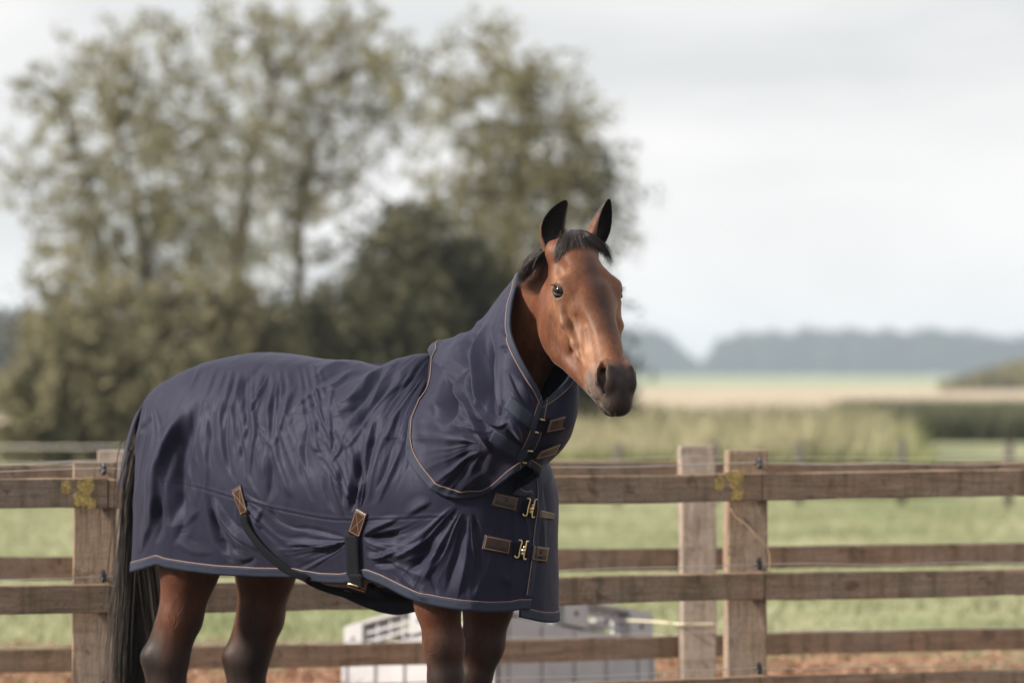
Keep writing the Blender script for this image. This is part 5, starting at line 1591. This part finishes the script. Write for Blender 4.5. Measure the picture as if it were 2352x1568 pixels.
def stitches(P, paths, parent, r=.00062):
    """dashes along paths given in the sheet's own (s, t)"""
    nu, nv = P.shape[:2]; n = grid_normals(P)
    if float((n * (P - np.array(EYEP))).sum()) > 0: n = -n
    pile = Pile()
    def at(s, t):
        x, y = s * (nu - 1), t * (nv - 1); i, j = min(int(x), nu - 2), min(int(y), nv - 2); f, g = x - i, y - j
        return (P[i, j] * (1 - f) + P[i + 1, j] * f) * (1 - g) + (P[i, j + 1] * (1 - f) + P[i + 1, j + 1] * f) * g + n[i, j] * .0008
    for (a, b_) in paths:
        A, B = np.array(a, float), np.array(b_, float)
        ln = np.linalg.norm(at(*B) - at(*A)); k = max(3, int(ln / .0055))
        for q in range(k):
            p0, p1 = A + (B - A) * ((q + .12) / k), A + (B - A) * ((q + .88) / k)
            pile.tube([at(*p0), at(*((p0 + p1) / 2)), at(*p1)], r, 4)
    o = pile.build('stitching', m_thread, parent); return o
def leather(corners, bvhs, cross=False, lift=.006, label=None, text=None):
    P = patch_grid(corners, 14, 9, bvhs, lift, 8)
    o = sheet('leather_patch', P, m_leather, rug, .0035)
    if label: o['label'] = label
    e = .07; f = .11
    paths = [((e, f), (1 - e, f)), ((1 - e, f), (1 - e, 1 - f)), ((1 - e, 1 - f), (e, 1 - f)), ((e, 1 - f), (e, f))]
    if cross: paths += [((e, f), (1 - e, 1 - f)), ((1 - e, f), (e, 1 - f))]
    st = stitches(P, paths, o)
    if text:
        # pressed lettering and a horseshoe-like mark, laid flat on the leather
        c0 = P[7, 5]; ex = P[12, 5] - P[2, 5]; wx = np.linalg.norm(ex); ex /= wx
        ey = P[7, 1] - P[7, 7]; ey -= ex * (ey @ ex); ey /= np.linalg.norm(ey); ez = np.cross(ex, ey)
        if ez @ (np.array(EYEP) - c0) < 0: ez = -ez
        cu = bpy.data.curves.new('lettering', 'FONT'); cu.body = text; cu.align_x = 'CENTER'; cu.size = wx * .26; cu.extrude = .0006
        tmp = bpy.data.objects.new('tmp', cu); COL.objects.link(tmp); bpy.context.view_layer.update()
        tme = bpy.data.meshes.new_from_object(tmp); bpy.data.objects.remove(tmp)
        M = Matrix([[ex[k], ey[k], ez[k], (c0 - ey * wx * .13 + ez * .0012)[k]] for k in range(3)] + [[0, 0, 0, 1]])
        tme.transform(M); tme.materials.clear()
        link('lettering', tme, m_emboss, o, False)
        arc = [c0 + ey * wx * .17 + ex * (wx * .085 * math.cos(a)) + ey * (wx * .085 * math.sin(a)) + ez * .0012 for a in np.linspace(.6, 5.4, 14)]
        arc += [c0 + ey * wx * .17 + ez * .0012 + ex * wx * .03]
        tube('emblem', arc, .0011, m_emboss, o, 5)
    return o
BN = [body_bvh, neck_bvh]
def Z4(x, y): return (890.0 + x * .3042, 1091.0 + y * .3042)
def Z5(x, y): return (229.7 + x * .29296, 775.2 + y * .29296)
def Z6(x, y): return (229.7 + x * .30435, 1091.0 + y * .30435)
def Z3(x, y): return (890.0 + x * .3112, 717.8 + y * .3112)
def ZC(x, y): s_ = 3.92; return ((1900 + x / s_) * .57422, (1550 + y / s_) * .57422)
leather([Z4(806, 126), Z4(993, 168), Z4(965, 270), Z4(780, 230)], BN, text='Kentucky')
leather([Z4(736, 446), Z4(938, 490), Z4(918, 600), Z4(713, 560)], BN, text='Kentucky')
leather([Z4(1095, 528), Z4(1210, 545), Z4(1190, 657), Z4(1077, 640)], BN, text='Kentucky', label='small brown leather patch on the far side of the chest')
leather([Z4(1140, 262), Z4(1252, 288), Z4(1247, 332), Z4(1132, 318)], BN)
leather([Z6(1000, 112), Z6(1068, 72), Z6(1120, 285), Z6(1078, 318)], BN, cross=True, label='brown patch with stitched cross where the rear belly strap starts')
leather([Z6(1942, 246), Z6(2022, 292), Z6(1962, 480), Z6(1880, 436)], BN, cross=True, label='brown patch with stitched cross where the front belly strap starts')

def ribbon_path(name, pts, width, bvhs, mat, parent, lift=.004, thick=.0025, n=40, tail3d=None):
    """a strap laid over the cloth along print points, then on through free points"""
    P = catmull(np.array(pts, float), n); T = np.gradient(P, axis=0); T /= np.linalg.norm(T, axis=1, keepdims=True)
    S = np.stack([-T[:, 1], T[:, 0]], 1)
    rows = np.zeros((n, 5, 3))
    prev = None
    for i in range(n):
        for j in range(5):
            q = P[i] + S[i] * width * (j - 2) / 4
            p, _ = cast(q[0], q[1], bvhs, lift)
            if p is None: p = U(q[0], q[1], prev)
            rows[i, j] = p; prev = p[1]
    rows = smooth_grid(rows, 6)
    if tail3d is not None:
        ctr = rows[-1, 2]; wv = rows[-1, 4] - rows[-1, 0]
        pth = catmull(np.array([rows[-4, 2], ctr] + [np.asarray(q) for q in tail3d]), 30)[10:]
        ext = np.stack([np.stack([p + wv * (j - 2) / 4 for j in range(5)]) for p in pth])
        rows = np.concatenate([rows, ext])
    o = link(name, mesh_from(name, rows.reshape(-1, 3), grid_faces(*rows.shape[:2])), mat, parent)
    solidify(o, thick, 0); return o, rows
# belly straps
hd = cast(690, 1305, BN, 0)[0][1]
ribbon_path('belly_strap', [Z6(1092, 300), Z6(1140, 420), Z6(1230, 540), Z6(1350, 650), Z6(1440, 715)], 17, BN, m_strap, rug, .010,
            tail3d=[U(690, 1320, hd - .020), U(716, 1337, hd - .010), U(750, 1352, hd + .03), U(800, 1366, hd + .06), U(870, 1378, hd + .10), U(950, 1385, hd + .2)])
o, rows = ribbon_path('belly_strap', [Z6(1915, 455), Z6(1918, 560), Z6(1922, 660), Z6(1928, 740)], 30, BN, m_strap, rug, .010,
            tail3d=[U(817, 1325, cast(815, 1310, BN, 0)[0][1] - .016), U(820, 1350, cast(815, 1310, BN, 0)[0][1] + .0)])
bd = cast(815, 1310, BN, 0)[0][1] - .006
bk = Pile(); p = [U(800, 1339, bd), U(840, 1352, bd), U(838, 1358, bd), U(798, 1345, bd), U(800, 1339, bd)]
bk.tube(p, .003, 6); bk.build('strap_buckle', m_brass, rug)
bk = Pile().tube([U(790, 1360, 12.55), U(790, 1356, 12.55), U(800, 1358, 12.55), U(806, 1361, 12.55), U(805, 1366, 12.55)], .003, 6); bk.build('strap_buckle', m_brass, rug)
tube('belly_strap', catmull([U(850, 1345, 12.45), U(900, 1372, 12.62), U(1000, 1380, 12.8)], 12), .012, m_strap, rug, 6)

# chest clips: webbing loop, two hooked bars and a stud
def clip(cx, cy, s=1.0):
    web = patch_grid([(cx - 14 * s, cy - 17), (cx + 17 * s, cy - 12), (cx + 17 * s, cy + 24), (cx - 16 * s, cy + 16)], 8, 6, BN, .006, 6)
    c = empty('chest_clip', Vector(rug.location)); c.parent = rug; c.matrix_parent_inverse = Matrix.Translation(-Vector(rug.location))
    sheet('clip_webbing', web, m_strap, c, .003)
    def pt(x, y, l=.014):
        p, n = cast(cx + x, cy + y, BN, l); return p if p is not None else U(cx + x, cy + y, 12.0)
    dep = np.mean([pt(0, 0)[1], pt(-8, 0)[1], pt(8, 0)[1]]) - .004
    def flat(x, y): return U(cx + x, cy + y, dep)
    a = [flat(-11, 13), flat(-9, 17), flat(-4, 18), flat(-1, 14), flat(1, 2), flat(4, -10), flat(6, -18), flat(3, -22), flat(-2, -22)]
    tube('hook', catmull(a, 26), .0024, m_brass, c, 8)
    a = [flat(22, -19), flat(18, -20), flat(16, -14), flat(14, -2), flat(11, 10), flat(10, 20), flat(13, 22), flat(16, 20)]
    tube('hook', catmull(a, 26), .0024, m_brass, c, 8)
    V_, F_ = uv_sphere(flat(9, 2), .0075, 8); pl = Pile().add(V_, F_); V_, F_ = uv_sphere(flat(12, -6), .005, 8); pl.add(V_, F_); V_, F_ = uv_sphere(flat(7, 9), .005, 8); pl.add(V_, F_)
    pl.build('stud', m_brass, c)
clip(1212, 1166); clip(1193, 1262)
# neck straps: hook-and-loop band, keeper and bars
def band(c4, name, mat, lift, label=None):
    P = patch_grid(c4, 12, 7, BN, lift, 10); o = sheet(name, P, mat, rug, .004); return o
band([ZC(570, 130), ZC(905, 430), ZC(830, 640), ZC(465, 325)], 'neck_strap', m_bind, .006)
band([ZC(905, 430), ZC(1010, 480), ZC(945, 700), ZC(830, 640)], 'neck_strap', m_bind, .010)
band([ZC(318, 645), ZC(715, 925), ZC(650, 1110), ZC(215, 825)], 'neck_strap', m_bind, .006)
band([ZC(715, 925), ZC(830, 985), ZC(765, 1180), ZC(650, 1110)], 'neck_strap', m_bind, .010)
def bar(a, b_, lift=.014):
    p0, _ = cast(*a, BN, lift); p1, _ = cast(*b_, BN, lift)
    p0 = p0 if p0 is not None else U(*a, 11.8); p1 = p1 if p1 is not None else U(*b_, 11.8)
    d = min(p0[1], p1[1]) - .004
    tube('strap_bar', [U(*a, d), (U(*a, d) + U(*b_, d)) / 2, U(*b_, d)], .0028, m_brass, rug, 6)
bar(ZC(1012, 492), ZC(1100, 510)); bar(ZC(940, 692), ZC(1000, 708)); bar(ZC(825, 990), ZC(912, 994)); bar(ZC(752, 1170), ZC(812, 1178))
def free_patch(c4, depth0, depth1, name, mat, thick=.004, stitch=False, text=None):
    c = [U(*c4[0], depth0), U(*c4[1], depth1), U(*c4[2], depth1), U(*c4[3], depth0)]
    P = np.zeros((12, 7, 3))
    for i in range(12):
        for j in range(7):
            s, t = i / 11, j / 6
            P[i, j] = (c[0] * (1 - s) + c[1] * s) * (1 - t) + (c[3] * (1 - s) + c[2] * s) * t + np.array((0, -.010 * math.sin(math.pi * s), 0))
    o = sheet(name, P, mat, rug, thick)
    if stitch:
        e, f = .05, .10
        stitches(P, [((e, f), (1 - e, f)), ((1 - e, f), (1 - e, 1 - f)), ((1 - e, 1 - f), (e, 1 - f)), ((e, 1 - f), (e, f))], o)
    return o
free_patch([ZC(1000, 500), ZC(1500, 430), ZC(1450, 640), ZC(950, 700)], 11.765, 11.845, 'neck_strap', m_strap)
free_patch([ZC(1470, 478), ZC(1552, 465), ZC(1520, 580), ZC(1440, 590)], 11.85, 11.875, 'neck_strap', m_bind)
free_patch([ZC(1195, 508), ZC(1500, 425), ZC(1448, 640), ZC(1122, 712)], 11.762, 11.832, 'leather_patch', m_leather, .004, True)
free_patch([ZC(820, 1000), ZC(1360, 890), ZC(1330, 970), ZC(770, 1170)], 11.80, 11.90, 'neck_strap', m_strap)
free_patch([ZC(1340, 890), ZC(1428, 868), ZC(1385, 950), ZC(1310, 965)], 11.90, 11.93, 'neck_strap', m_bind)
free_patch([ZC(1035, 1005), ZC(1350, 880), ZC(1265, 1045), ZC(955, 1125)], 11.798, 11.888, 'leather_patch', m_leather, .004, True)
